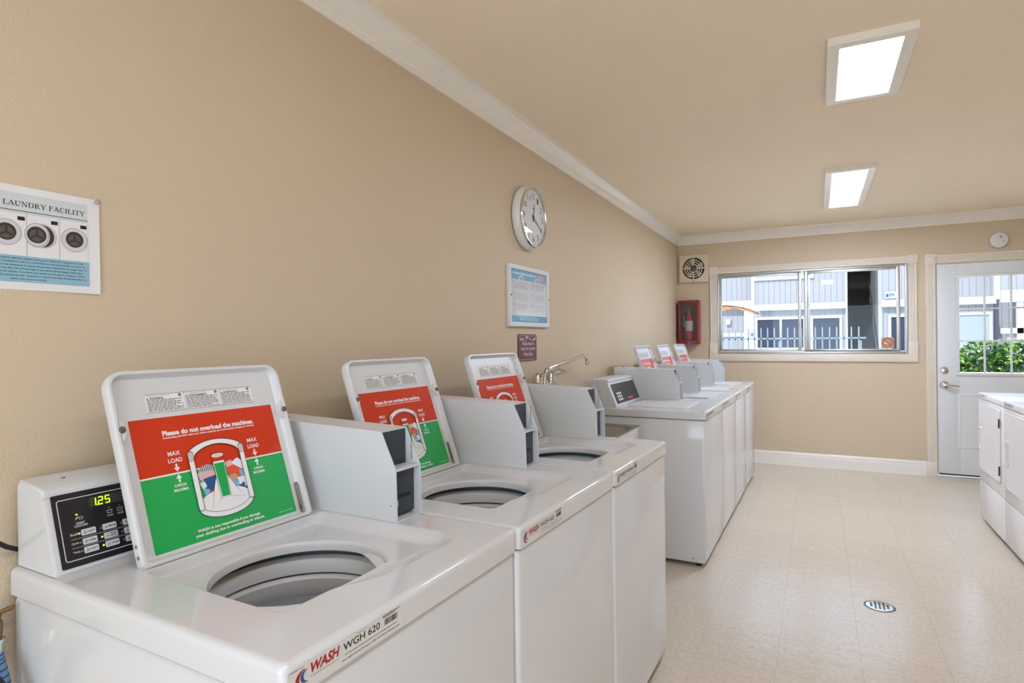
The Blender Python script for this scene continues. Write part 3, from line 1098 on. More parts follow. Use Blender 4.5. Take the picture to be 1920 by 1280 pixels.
make_sticker(proto, NEAR[0][0])
# torn strip of white tub gasket inside the nearest washer only
b = MB()
lo = []
for i in range(25):
    a = radians(20 + 88 * i / 24)
    w = .012 + .022 * sin(pi * min(1, i / 20)) 
    r1, r2 = .182, .182 - w
    lo.append([(HC[0] - .005 + r * cos(a), HC[1] + r * sin(a), z) for r, z in ((r1, .862), ((r1 + r2) / 2, .866), (r2, .856), (r2 + .002, .852), ((r1 + r2) / 2, .858), (r1, .856))])
b.loft(lo, 'tub_white', True, True)
b.build('tub_gasket', proto)

# first washer of the far row: lid closed, deeper console with keypad
t = thing('washing_machine', 'white washer with closed lid and dark keypad console, first past the sink', 'washing machine', (.058, 3.535, 0), radians(-.8),
          'top-loading washers in the far row')
make_cabinet(t)
make_deck(t, False)
b = MB()
v0, v1, u0, u1 = RC
lo = [rr3(v0 + i, v1 - i, u0 + i, u1 - i, z, .02, 5) for i, z in ((0, ZT + .0005), (0, ZT + .003), (.002, ZT + .005), (.006, ZT + .006))]
b.loft(lo, 'enamel_lid', True, True)
b.build('lid', t)
cbx = make_coin_box(t)
make_sticker(t, '')
p = [(.012, .897), (.012, 1.055), (.03, 1.064), (.150, 1.068), (.164, 1.064), (.168, 1.055), (.166, 1.048), (.163, 1.046), (.222, .902), (.219, .897)]
b = MB()
def lp4(u, i):
    return [(.1 + (x - .1) * (1 - i * 6), u, max(.897, .97 + (z - .97) * (1 - i * 6))) for x, z in p]
b.loft([lp4(.014, .004), lp4(.017, .0008), lp4(.020, 0), lp4(.542, 0), lp4(.546, .002)], 'enamel_box', True, True)
b.line([(.135, .90), (.095, 1.06)], .0015, Fr((0, .014, 0), (1, 0, 0), (0, 0, 1)), 'print_grey', .0005)
for i in range(3):
    b.line([(.035 + i * .012, 1.005), (.035 + i * .012, 1.045)], .003, Fr((0, .0145, 0), (1, 0, 0), (0, 0, 1)), 'print_grey', .0005)
pan = b.build('control_panel', t, sharp=40)
P4 = Fr((.222, 0, .902), (0, 1, 0), (-.059, 0, .144))
b = MB()
b.prism(rrect(.045, .53, .014, .142, .003), P4, .0002, .0012, 'black_panel')
b.words(.29, .40, .026, .040, P4, 'orange_print', .0016, 1, .95)
b.words(.405, .49, .028, .036, P4, 'print_grey', .0016, 1)
b.line([(.205, .138), (.205, .03)], .0012, P4, 'led_off', .0015)
b.build('control_face', pan)
b = MB()
for i in range(3):
    for j in range(3):
        b.prism(rrect(.095 + j * .032, .115 + j * .032, .030 + i * .020, .044 + i * .020, .003, 3), P4, .0012, .0024, 'print_white')
b.prism(rrect(.191, .203, .030, .044, .003, 3), P4, .0012, .0024, 'tag_green')
b.build('keypad', pan)
b = MB()
b.rect(.098, .155, .105, .128, P4, 'led_off', .0016)
b.build('display', pan)

# ------------------------------------------------------------------ dryers along the right side
def make_dryer(name, label, y0, y1):
    t = thing('clothes_dryer', label, 'clothes dryer', (2.405, y0, 0), 0, 'front-loading dryers on the right side')
    w = y1 - y0
    dpt = .72
    b = MB()
    b.box(0.0, dpt, .004, w - .004, .298, .866, 'enamel_dryer', .004)
    b.build('body', t)
    b = MB()
    b.box(-.003, dpt, .001, w - .001, .868, .908, 'enamel_dryer', .006, 3)
    b.build('top', t)
    b = MB()
    b.box(0.0, dpt, .004, w - .004, .03, .294, 'enamel_dryer', .004)
    b.build('lower_panel', t)
    MB().box(.01, dpt - .01, .01, w - .01, .2935, .2985, 'dark_gap').build('seam', t)
    fr = Fr((0, 0, 0), (0, -1, 0), (0, 0, 1))             # facing -x: a runs towards -y
    b = MB()
    a0, a1 = -(w - .035), -.085
    out_ = rrect(a0 - .002, a1 + .002, .376, .848, .02, 5)
    b.poly(out_, fr, 'dark_gap', .0006)
    lo = [[fr.p(a, z, c) for a, z in rrect(a0 + i, a1 - i, .378 + i, .846 - i, .019, 5)] for i, c in ((0, .0006), (0, .006), (.003, .009))]
    b.loft(lo, 'enamel_dryer', False, True)
    dr_ = b.build('door', t)
    b = MB()
    ah = a0 + .035
    lo = [[fr.p(a, z, c) for a, z in rrect(ah - i, ah + .05 + i, .53 - i, .67 + i, .008, 4)] for i, c in ((.004, .009), (.003, .013), (0, .014), (-.006, .013), (-.009, .0095))]
    b.loft(lo, 'plastic_white')
    b.poly(rrect(ah + .009, ah + .041, .539, .661, .004, 4), fr, 'machine_grey', .0094)
    b.build('handle', dr_)
    for z0, z1 in ((.425, .485), (.727, .785)):
        bb = MB()
        bb.prism(rrect(a1 - .008, a1 + .004, z0, z1, .002, 2), fr, .007, .0125, 'bronze_bumper')
        bb.tube([fr.p(a1 + .003, z0, .010), fr.p(a1 + .003, z1, .010)], .004, 'print_black', 8)
        bb.build('hinge', dr_)
    ft = Fr((-.003, 0, 0), (0, -1, 0), (0, 0, 1))
    b = MB()
    b.rect(-(w - .012), -(w - .2), .874, .903, ft, 'sticker', .0004)
    b.text('WASH', -(w - .02), -(w - .07), .882, .896, ft, 'print_grey', .0007, .02, .25)
    b.words(-(w - .08), -(w - .185), .88, .898, ft, 'print_grey', .0007, 2)
    b.build('id_sticker', t)
    for fx, fy in ((.06, .05), (.06, w - .05), (dpt - .06, .05), (dpt - .06, w - .05)):
        MB().lathe([(.018, 0), (.018, .01), (.008, .014), (.008, .032)], Fr((fx, fy, 0), (1, 0, 0), (0, 1, 0)), 'black_rubber', 14, True).build('foot', t)
    return t
make_dryer('a', 'white front-loading dryer closest to the entry door', 4.668, 5.315)
make_dryer('b', 'white front-loading dryer cut off by the photo edge, its neighbour stands beside the door', 4.012, 4.66)

# ------------------------------------------------------------------ utility sink and faucet
sk = thing('utility_sink', 'utility sink with stainless basin between the two washer rows', 'sink', (.02, 2.56, 0))
X0, X1, Y0, Y1, ZS = .015, .415, .02, .93, .80
b = MB()
lo = [rr3(X0 + .03, X1 - .03, Y0 + .03, Y1 - .03, .50, .04), rr3(X0 + .004, X1 - .004, Y0 + .004, Y1 - .004, .60, .02), rr3(X0, X1 - .002, Y0, Y1, ZS - .03, .01), rr3(X0, X1, Y0, Y1, ZS - .002, .01)]
b.loft(lo, 'plastic_white', True)
b.build('tub', sk)
b = MB()
o0 = rr3(X0 - .002, X1 + .004, Y0 - .002, Y1 + .004, ZS, .012)
o1 = rr3(X0 - .002, X1 + .004, Y0 - .002, Y1 + .004, ZS + .004, .012)
i0 = rr3(X0 + .11, X1 - .02, Y0 + .04, Y1 - .06, ZS + .004, .05)
b.loft([o0, o1], 'steel')
b.fill([o1, i0], 'steel')
b.loft([i0, rr3(X0 + .115, X1 - .025, Y0 + .045, Y1 - .065, ZS - .004, .05), rr3(X0 + .13, X1 - .04, Y0 + .06, Y1 - .08, .62, .05), rr3(X0 + .16, X1 - .07, Y0 + .09, Y1 - .11, .605, .04)], 'steel', False, True)
b.build('basin', sk)
for x in (X0 + .03, X1 - .03):
    for y in (Y0 + .03, Y1 - .03):
        MB().tube([(x, y, 0), (x, y, .53)], .016, 'plastic_white', 14).build('leg', sk)
b = MB()                                                  # raised back ledge that carries the faucet
b.box(-.018, X0 + .09, .25, .49, ZS + .0045, 1.050, 'plastic_white', .008)
b.build('backsplash', sk)

fc = thing('faucet', 'chrome two-handle faucet with long spout above the utility sink', 'faucet', (.072, 2.93, 1.0503))
b = MB()
fr = Fr((0, 0, 0), (1, 0, 0), (0, 1, 0))
lo = [[fr.p(a, bb, c) for a, bb in rrect(-.028 + i, .028 - i, -.115 + i, .115 - i, .026 - i, 8)] for i, c in ((0, 0), (0, .028), (.004, .034), (.012, .036))]
b.loft(lo, 'chrome', True, True)
b.build('base', fc)
b = MB()
pts = [(0, 0, .034), (0, 0, .075), (.006, .004, .095), (.03, .03, .112)]
end = Vector((.035, .59, .175))
st0 = Vector((.012, .05, .113))
pts = [(0, 0, .034), (0, 0, .07), (.001, .006, .09), (.003, .022, .106), (.006, .05, .113)]
pts += [tuple(Vector((.006, .05, .113)).lerp(Vector((.03, .5, .167)), i / 6)) for i in range(1, 7)]
pts += [(.031, .53, .167), (.032, .555, .160), (.033, .57, .145), (.0335, .576, .128)]
b.tube(pts, .0105, 'chrome', 14)
b.lathe([(.013, .0), (.0135, .004), (.0135, .022), (.0115, .024)], Fr((.0338, .577, .108), (1, 0, 0), (0, 1, 0)), 'chrome', 18, True, True)
b.lathe([(.02, .034), (.018, .05), (.013, .056)], fr, 'chrome', 20)
b.build('spout', fc)
for y, lever in ((-.085, (.045, -.03)), (.085, (.02, .09))):
    b = MB()
    fh = Fr((0, y, .034), (1, 0, 0), (0, 1, 0))
    b.lathe([(.026, 0), (.027, .006), (.024, .03), (.019, .05), (.008, .058), (.0005, .059)], fh, 'chrome', 24)
    b.tube([(0, y, .078), (lever[0] * .5, y + lever[1] * .5, .082), (lever[0], y + lever[1], .084)], [.010, .008, .009], 'chrome', 10)
    b.build('handle', fc)

# ------------------------------------------------------------------ things on the left wall
# clock
ck = thing('wall_clock', 'round white wall clock with silver bezel reading twelve twenty', 'clock', (.001, 2.86, 1.962))
fr = Fr((0, 0, 0), (0, 1, 0), (0, 0, 1))
b = MB()
b.lathe([(.150, 0), (.165, .004), (.169, .014), (.168, .026), (.163, .040), (.158, .046)], fr, 'plastic_white', 72)
b.build('body', ck)
b = MB()
b.lathe([(.158, .044), (.1595, .052), (.156, .058), (.151, .058), (.148, .054), (.147, .046)], fr, 'chrome', 72)
b.build('bezel', ck)
b = MB()
b.poly(ell(0, 0, .1475, .1475, 64), fr, 'paper', .046)
for h in range(1, 13):
    a = radians(90 - 30 * h)
    cx, cy = .112 * cos(a), .112 * sin(a)
    wd = .011 if h < 10 else .017
    b.text(str(h), cx - wd, cx + wd, cy - .015, cy + .015, fr, 'print_black', .0466)
for m_ in range(60):
    a = radians(6 * m_)
    r1, r2 = .140, (.134 if m_ % 5 == 0 else .137)
    b.line([(r1 * cos(a), r1 * sin(a)), (r2 * cos(a), r2 * sin(a))], .0014, fr, 'print_black', .0464)
b.words(-.022, .022, .045, .052, fr, 'print_grey', .0466, 1)
b.build('dial', ck)
def hand(name, deg, ln, w, c):
    a = radians(90 - deg)
    d = Vector((cos(a), sin(a)))
    q = Vector((-d.y, d.x))
    pts = [tuple(d * -.022 + q * w), tuple(d * -.022 - q * w), tuple(d * ln - q * w * .4), tuple(d * ln + q * w * .4)]
    MB().prism(pts, fr, c, c + .0012, 'print_black').build(name, ck)
hand('hour_hand', 10, .075, .0042, .0475)
hand('minute_hand', 120, .112, .003, .0490)
b = MB()
b.lathe([(.007, .0475), (.007, .0515), (.0005, .052)], fr, 'print_black', 16)
b.build('hub', ck)
b = MB()
b.lathe([(.1475, .0545), (.09, .0565), (.0005, .057)], fr, 'pane_glass', 48)
b.build('lens', ck)

# framed notice
pf = thing('picture_frame', 'white framed blue laundry notice under the wall clock', 'picture frame', (.001, 2.88, 1.545))
b = MB()
w, h = .245, .158
lo = [[XF.p(a, bb, c) for a, bb in rrect(-w + i, w - i, -h + i, h - i, .003, 2)] for i, c in ((0, 0), (0, .016), (.002, .018), (.012, .019), (.022, .016), (.024, .010))]
b.loft(lo, 'plastic_white')
for a in (-w + .011, w - .011):
    b.lathe([(.004, .0185), (.004, .021), (.0005, .0215)], Fr((0, a, 0), (0, 1, 0), (0, 0, 1)), 'print_black', 12)
b.build('frame', pf)
b = MB()
i = .0235
b.rect(-w + i, w - i, -h + i, h - i, XF, 'notice_pale', .009)
b.rect(-w + i, w - i, .085, h - i, XF, 'notice_blue', .0094)
b.rect(-w + i, w - i, -h + i, -.100, XF, 'notice_blue', .0094)
b.words(-.195, .08, .108, .122, XF, 'notice_pale', .0098, 1, .8)
b.poly(ell(.15, .112, .05, .014, 20), XF, 'notice_pink', .0098)
for cx in (-.10, .10):
    b.poly(ell(cx, .085, .034, .022, 20, 0, 180), XF, 'notice_pale', .0097)
    b.poly(ell(cx, .086, .022, .013, 16, 0, 180), XF, 'notice_blue', .0099)
for i_, (a0, b0) in enumerate(((-.205, .03), (-.205, -.028), (-.205, -.085), (.02, .03), (.02, -.028), (.02, -.085))):
    b.rect(a0, a0 + .19, b0, b0 + .05, XF, 'paper', .0098)
    b.rect(a0 + .004, a0 + .012, b0 + .036, b0 + .046, XF, 'notice_blue', .0101)
    b.line(ell(a0 + .032, b0 + .024, .011, .016, 14), .002, XF, 'notice_pink' if i_ != 0 else 'print_grey', .0101, True)
    b.words(a0 + .06, a0 + .18, b0 + .008, b0 + .044, XF, 'print_ltgrey', .0101, 5)
b.words(-.12, .12, -.128, -.108, XF, 'notice_pale', .0098, 2, .6)
b.build('notice', pf)
MB().box(.0125, .0140, -w + .0245, w - .0245, -h + .0245, h - .0245, 'pane_glass').build('pane', pf)

# maroon plastic sign
sg = MB()
fr = Fr((.0005, 2.864, 1.277), (0, 1, 0), (0, 0, 1))
lo = [[fr.p(a, bb, c) for a, bb in rrect(-.112 + i, .112 - i, -.071 + i, .071 - i, .014, 5)] for i, c in ((0, 0), (0, .004), (.0015, .0055))]
sg.loft(lo, 'maroon', True, True)
sg.line(rrect(-.104, .104, -.063, .063, .010, 5), .0022, fr, 'flower_pale', .0058, True)
rnd = random.Random(11)
for i in range(11):
    x, y, r = -.09 + .018 * i + rnd.uniform(-.006, .006), .044 + rnd.uniform(-.012, .012), rnd.uniform(.005, .009)
    for k_ in range(5):
        a = k_ * 2 * pi / 5 + i
        sg.poly(ell(x + r * .7 * cos(a), y + r * .7 * sin(a), r * .5, r * .5, 8), fr, 'flower_violet' if i > 7 else 'flower_pale', .0059 + .0001 * (i % 3))
sg.text('Please Help Us', -.066, .068, .008, .030, fr, 'print_white', .0062)
sg.text('Keep Your Laundry', -.085, .088, -.018, .004, fr, 'print_white', .0062)
sg.text('Room Clean', -.05, .056, -.043, -.022, fr, 'print_white', .0062)
tag(sg.build('plastic_sign'), 'small maroon plastic sign asking to keep the laundry room clean', 'sign')

# paper poster
PB = Fr((.0012, 0, 0), (0, 1, 0), (0, 0, 1))
po = thing('paper_poster', 'white paper laundry facility poster pinned to the left wall', 'poster', (0, 0, 0))
b = MB()
NX = 12
vs, fs = [], []
yl, yr = .462, .739
def curl(y, z):
    e = max(0, (y - .68) / .06)
    return .0012 + .004 * e * e * (1 - .6 * abs((z - 1.426) / .2 - .0)) + .001 * sin(y * 30)
for i in range(NX + 1):
    for j in range(9):
        y = yl + (yr - yl) * i / NX
        z = 1.4255 + (1.627 - 1.4255) * j / 8
        vs.append((curl(y, z), y, z))
for i in range(NX):
    for j in range(8):
        a = i * 9 + j
        fs.append((a, a + 9, a + 10, a + 1))
b.add(vs, fs, 'paper')
b.build('sheet', po)
class CurlFr(Fr):
    def p(s, a, b_, c=0):
        return Vector((curl(a, b_) + c, a, b_))
CF = CurlFr((0, 0, 0), (0, 1, 0), (0, 0, 1))
def gridrect(b, a0, a1, b0, b1, m, c):
    n = 10
    for i in range(n):
        b.rect(a0 + (a1 - a0) * i / n, a0 + (a1 - a0) * (i + 1) / n, b0, b1, CF, m, c)
b = MB()
gridrect(b, .485, .7155, 1.5735, 1.6125, 'poster_band', .0004)
b.line([(.485 + .231 * i / 8, 1.5788) for i in range(9)], .0012, CF, 'print_black', .0008)
# serif capitals: strokes (x0,y0,x1,y1,width) on a cap height of 1
TK, TN = .17, .07
GL = {
    'S': (.62, [([(.52, .80), (.47, .93), (.30, .97), (.14, .90), (.10, .76), (.22, .60), (.42, .46), (.53, .32), (.50, .14), (.32, .03), (.14, .06), (.08, .22)], .12)]),
    'L': (.68, [([(.18, 0), (.18, 1)], TK), ([(.05, .035), (.60, .035)], TN), ([(.05, .965), (.33, .965)], TN), ([(.60, .0), (.60, .26)], TN)]),
    'A': (.86, [([(.12, .03), (.42, 1)], TN), ([(.42, .98), (.72, .03)], TK), ([(.22, .33), (.62, .33)], TN), ([(.0, .03), (.26, .03)], TN), ([(.56, .03), (.86, .03)], TN)]),
    'U': (.86, [([(.18, .97), (.18, .34), (.24, .12), (.42, .04)], TK), ([(.40, .035), (.60, .10), (.68, .34), (.68, .97)], TN), ([(.04, .965), (.32, .965)], TN), ([(.54, .965), (.82, .965)], TN)]),
    'N': (.90, [([(.18, .03), (.18, 1)], TN), ([(.18, .97), (.72, .03)], TK), ([(.72, .0), (.72, .97)], TN), ([(.04, .03), (.32, .03)], TN), ([(.04, .965), (.22, .965)], TN), ([(.58, .965), (.86, .965)], TN)]),
    'D': (.86, [([(.18, 0), (.18, 1)], TK), ([(.05, .965), (.40, .965), (.58, .90)], TN), ([(.05, .035), (.40, .035), (.58, .10)], TN), ([(.54, .92), (.68, .74), (.72, .5), (.68, .26), (.54, .08)], TK * .9)]),
    'R': (.82, [([(.18, 0), (.18, 1)], TK), ([(.05, .965), (.42, .965), (.54, .90)], TN), ([(.5, .92), (.60, .74), (.52, .56)], TK * .8), ([(.54, .56), (.40, .50), (.18, .50)], TN), ([(.38, .50), (.66, .03)], TK * .9), ([(.04, .03), (.33, .03)], TN), ([(.60, .03), (.82, .03)], TN)]),
    'Y': (.80, [([(.10, .97), (.40, .46)], TK), ([(.70, .97), (.40, .46)], TN), ([(.40, .48), (.40, .0)], TK), ([(.0, .965), (.26, .965)], TN), ([(.56, .965), (.80, .965)], TN), ([(.25, .03), (.55, .03)], TN)]),
    'F': (.66, [([(.18, 0), (.18, 1)], TK), ([(.05, .965), (.60, .965)], TN), ([(.60, 1), (.60, .76)], TN), ([(.18, .52), (.46, .52)], TN), ([(.46, .64), (.46, .40)], TN), ([(.04, .03), (.34, .03)], TN)]),
    'C': (.80, [([(.70, .70), (.64, .88), (.46, .965), (.30, .92)], TN), ([(.34, .94), (.18, .78), (.12, .5), (.18, .22), (.34, .06)], TK * .9), ([(.30, .08), (.46, .035), (.62, .10), (.72, .28)], TN)]),
    'I': (.40, [([(.19, 0), (.19, 1)], TK), ([(.05, .965), (.33, .965)], TN), ([(.05, .03), (.33, .03)], TN)]),
    'T': (.74, [([(.36, 0), (.36, 1)], TK), ([(.04, .965), (.68, .965)], TN), ([(.05, 1), (.05, .74)], TN), ([(.67, 1), (.67, .74)], TN), ([(.22, .03), (.50, .03)], TN)]),
    ' ': (.34, []),
}
word = 'S LAUNDRY FACILITY'
tot = sum(GL[ch][0] for ch in word)
ta0, ta1, tb0, th_ = .5565, .7105, 1.5877, .0098
sc = (ta1 - ta0) / tot
x = 0
for ch in word:
    adv, strokes = GL[ch]
    for pts, wd in strokes:
        b.line([(ta0 + (x + px) * sc, tb0 + py * th_) for px, py in pts], wd * .0098, CF, 'print_black', .0008)
    x += adv
# photo strip of three front loaders and one more at the cut edge
gridrect(b, .485, .716, 1.4915, 1.5735, 'machine_grey', .0004)
for i, cx in enumerate((.521, .5735, .626, .691)):
    pass
for i, (cx, x0_, x1_) in enumerate(((.5735, .552, .606), (.6265, .608, .662), (.6905, .664, .7155))):
    gridrect(b, x0_, x1_, 1.4918, 1.5732, 'paper', .0006)
    b.rect(x1_ - .014, x1_ - .002, 1.5605, 1.568, CF, 'print_black', .0008)
    b.words(x0_ + .005, x0_ + .016, 1.5625, 1.5645, CF, 'print_ltgrey', .0008, 1)
    if i == 1:
        b.poly(ell(cx + .008, 1.535, .0245, .0245, 32), CF, 'machine_grey', .00065)
        b.poly(ell(cx + .006, 1.535, .021, .0225, 32), CF, 'porthole_dark', .0007)
        b.poly(ell(cx - .002, 1.535, .0215, .0245, 32), CF, 'machine_grey', .00075)
    b.poly(ell(cx, 1.535, .0245, .0245, 36) if i != 1 else ell(cx - .003, 1.536, .020, .023, 36), CF, 'print_ltgrey', .0008)
    b.line(ell(cx, 1.535, .0245, .0245, 36) if i != 1 else ell(cx - .003, 1.536, .020, .023, 36), .0008, CF, 'print_grey', .0009, True)
    dx = -.003 if i == 1 else 0
    b.poly(ell(cx + dx, 1.536, .0165, .0165, 30), CF, 'porthole_dark', .0010)
    b.poly(ell(cx + dx, 1.535, .012, .012, 26), CF, 'porthole_mid', .0011)
    for k_ in range(3):
        a = radians(90 + 120 * k_)
        b.line([(cx + dx, 1.535), (cx + dx + .011 * cos(a), 1.535 + .011 * sin(a))], .004, CF, 'porthole_dark', .0012)
gridrect(b, .485, .718, 1.4405, 1.4915, 'poster_blue', .0005)
lines = ('omplaints regarding residents leaving their clothes for a long period of time', 'as completed its cycle. It is crucial that you time your laundry and return to',
         'hine has completed it\'s cycle and has been sitting there for longer than 15', 'act the office. We will now begin to put anyones left belongings in black plastic',
         'use the machine. If you leave your clothes and we need to remove it, I will be', 'ank everyone for their cooperation in advance and hope this will help make our',
         'laundry room run more smoothly.')
for i, ln in enumerate(lines):
    z1_ = 1.4885 - i * .0066
    a0_, a1_ = (.5605, .706 + .003 * (i % 3)) if i < 6 else (.580, .640)
    b.text(ln, a0_, a1_, z1_ - .0046, z1_, CF, 'print_black', .0008)
b.build('print', po)
b = MB()
b.lathe([(.005, 0), (.005, .002), (.003, .004), (.003, .009), (.0055, .011), (.0055, .014), (.0005, .015)], Fr((curl(.731, 1.621), .731, 1.621), (0, 1, 0), (0, 0, 1)), 'clear_plastic', 16)
tag(b.build('push_pin'), 'clear push pin in the upper corner of the paper poster', 'push pin')

# ------------------------------------------------------------------ things on the back wall
fan = thing('exhaust_fan', 'square cream exhaust fan grille in the back left corner of the wall', 'fan', (.178, LY - .001, 2.082))
fr = Fr((0, 0, 0), (1, 0, 0), (0, 0, 1))
b = MB()
hw = .157
outer = [[fr.p(a, z, c) for a, z in rrect(-hw + i, hw - i, -hw + i, hw - i, .018, 5)] for i, c in ((0, 0), (0, .030), (.004, .038), (.012, .042))]
b.loft(outer, 'plastic_cream')
circ = [fr.p(a, z, .042) for a, z in ell(0, 0, .120, .120, 48)]
b.fill([outer[-1], circ], 'plastic_cream', (0, -1, 0))
b.lathe([(.120, .042), (.116, .036), (.116, .01)], fr, 'plastic_cream', 48)
for r1, r2 in ((.098, .088), (.074, .064), (.050, .040)):
    b.lathe([(r1, .034), (r1, .041), (r2, .041), (r2, .034), (r1, .034)], fr, 'plastic_cream', 40)
for a in range(4):
    d = Vector((cos(a * pi / 2), sin(a * pi / 2)))
    q = Vector((-d.y, d.x)) * .006
    b.prism([tuple(d * .03 - q), tuple(d * .118 - q), tuple(d * .118 + q), tuple(d * .03 + q)], fr, .033, .0405, 'plastic_cream')
b.build('grille', fan)
b = MB()
b.poly(ell(0, 0, .118, .118, 40), fr, 'black_rubber', .004)
b.lathe([(.036, .005), (.036, .028), (.028, .032), (.0005, .033)], fr, 'bronze_bumper', 28)
b.build('motor', fan)
b = MB()
for k_ in range(5):
    a = k_ * 2 * pi / 5 + .3
    pts = [(.034 * cos(a), .034 * sin(a)), (.105 * cos(a - .1), .105 * sin(a - .1)), (.11 * cos(a + .35), .11 * sin(a + .35)), (.034 * cos(a + .5), .034 * sin(a + .5))]
    vs = [fr.p(pts[0][0], pts[0][1], .012), fr.p(pts[1][0], pts[1][1], .012), fr.p(pts[2][0], pts[2][1], .026), fr.p(pts[3][0], pts[3][1], .024)]
    vs += [v + Vector((0, .0015, 0)) for v in vs]
    b.add(vs, [(0, 1, 2, 3), (7, 6, 5, 4), (0, 4, 5, 1), (1, 5, 6, 2), (2, 6, 7, 3), (3, 7, 4, 0)], 'machine_grey')
b.build('blade', fan)
MB().lathe([(.006, .0), (.006, .018), (.0005, .019)], Fr((0, -.036, -.143), (1, 0, 0), (0, 0, 1)), 'brass', 10).build('latch', fan)

ec = thing('fire_extinguisher_cabinet', 'red fire extinguisher cabinet with clear front on the back wall below the fan', 'cabinet', (.03, LY - .001, 1.258))
cw, ch_, cd = .212, .468, .125
b = MB()
for q in ((0, .004, -cd, 0, 0, ch_), (cw - .004, cw, -cd, 0, 0, ch_), (.004, cw - .004, -cd, 0, 0, .004), (.004, cw - .004, -cd, 0, ch_ - .004, ch_)):
    b.box(*q, 'cabinet_red')
b.box(.004, cw - .004, -.004, 0, .004, ch_ - .004, 'cabinet_inner')
b.build('body', ec)
b = MB()
yf0, yf1 = -cd - .014, -cd - .0005
b.box(-.003, .022, yf0, yf1, -.003, ch_ + .003, 'cabinet_red', .003)
b.box(cw - .022, cw + .003, yf0, yf1, -.003, ch_ + .003, 'cabinet_red', .003)
b.box(.022, cw - .022, yf0, yf1, -.003, .036, 'cabinet_red', .003)
b.box(.022, cw - .022, yf0, yf1, ch_ - .018, ch_ + .003, 'cabinet_red', .003)
dd = b.build('door', ec)
MB().box(.022, cw - .022, yf0 + .005, yf0 + .008, .036, ch_ - .018, 'clear_plastic').build('pane', dd)
b = MB()
b.prism([(0, -.022), (.022, 0), (0, .022), (-.022, 0)], Fr((.11, yf0, .002), (1, 0, 0), (0, 0, 1)), .0005, .004, 'tag_violet')
b.build('seal_tag', dd)

ex = thing('fire_extinguisher', 'red fire extinguisher with white label inside the wall cabinet', 'fire extinguisher', (.133, LY - .066, 1.2625))
fz = Fr((0, 0, 0), (1, 0, 0), (0, 1, 0))
b = MB()
b.lathe([(.040, 0), (.044, .006), (.044, .27), (.040, .295), (.028, .315), (.016, .322), (.014, .335)], fz, 'extinguisher_red', 32, True, True)
b.build('cylinder', ex)
b = MB()
lo = []
for z in (.135, .245):
    lo.append([(.0446 * sin(a), -.0446 * cos(a), z) for a in [radians(-75 + 150 * i / 16) for i in range(17)]])
b.loft(lo, 'paper', closed=False)
b.build('label', ex)
b = MB()
b.lathe([(.015, .335), (.015, .352), (.008, .356)], fz, 'steel', 16, True, True)
b.tube([(-.03, -.01, .352), (0, -.012, .364), (.03, -.012, .372)], .006, 'chrome', 10)
b.tube([(-.034, -.01, .342), (-.01, -.012, .352), (.02, -.012, .352)], .005, 'chrome', 10)
b.tube([(-.02, -.018, .375), (-.026, -.02, .39), (-.016, -.02, .40), (-.006, -.02, .39), (-.012, -.018, .375)], .002, 'chrome', 8)
b.build('valve_handle', ex)
b = MB()
b.tube([(-.014, -.004, .345), (-.042, -.008, .33), (-.054, -.008, .28), (-.054, -.008, .12), (-.052, -.008, .06)], .007, 'black_rubber', 10)
b.build('hose', ex)
b = MB()
b.prism([(-.062, .18), (-.036, .18), (-.034, .30), (-.056, .30)], Fr((0, -.047, 0), (1, 0, 0), (0, 0, 1)), 0, .001, 'tag_green')
b.build('inspection_tag', ex)

sd = thing('smoke_detector', 'round white smoke detector on the back wall above the door', 'smoke detector', (2.832, LY - .001, 2.166))
fr = Fr((0, 0, 0), (1, 0, 0), (0, 0, 1))
b = MB()
b.lathe([(.074, 0), (.076, .012), (.072, .022)], fr, 'plastic_white', 48)
b.lathe([(.069, .020), (.069, .032), (.062, .040), (.045, .043), (.043, .041), (.040, .043), (.0005, .045)], fr, 'plastic_white', 48)
b.build('body', sd)
b = MB()
b.lathe([(.007, .043), (.007, .046), (.0005, .0465)], Fr((.012, 0, .026), (1, 0, 0), (0, 0, 1)), 'print_grey', 14)
b.build('test_button', sd)
b = MB()
b.lathe([(.004, .043), (.004, .0455), (.0005, .046)], Fr((.03, 0, -.014), (1, 0, 0), (0, 0, 1)), 'print_grey', 10)
b.build('indicator', sd)

# floor drain
dn = thing('floor_drain', 'small round metal floor drain set in the tile floor', 'floor drain', (1.637, 3.395, 0))
fz = Fr((0, 0, 0), (1, 0, 0), (0, 1, 0))
b = MB()
b.lathe([(.060, .0002), (.058, .0025), (.050, .003), (.0005, .003)], fz, 'chrome', 40)
b.build('strainer', dn)
b = MB()
for i in range(-2, 3):
    for j in range(-2, 3):
        if i * i + j * j <= 5:
            a_, c_ = i * .0175, j * .0175
            b.poly(rrect(a_ - .006, a_ + .006, c_ - .006, c_ + .006, .003, 3), fz, 'black_rubber', .0035)
b.build('slots', dn, kind=None)
MB().lathe([(.068, .0001), (.066, .001), (.060, .0012)], fz, 'bronze_bumper', 40).build('ring', dn)

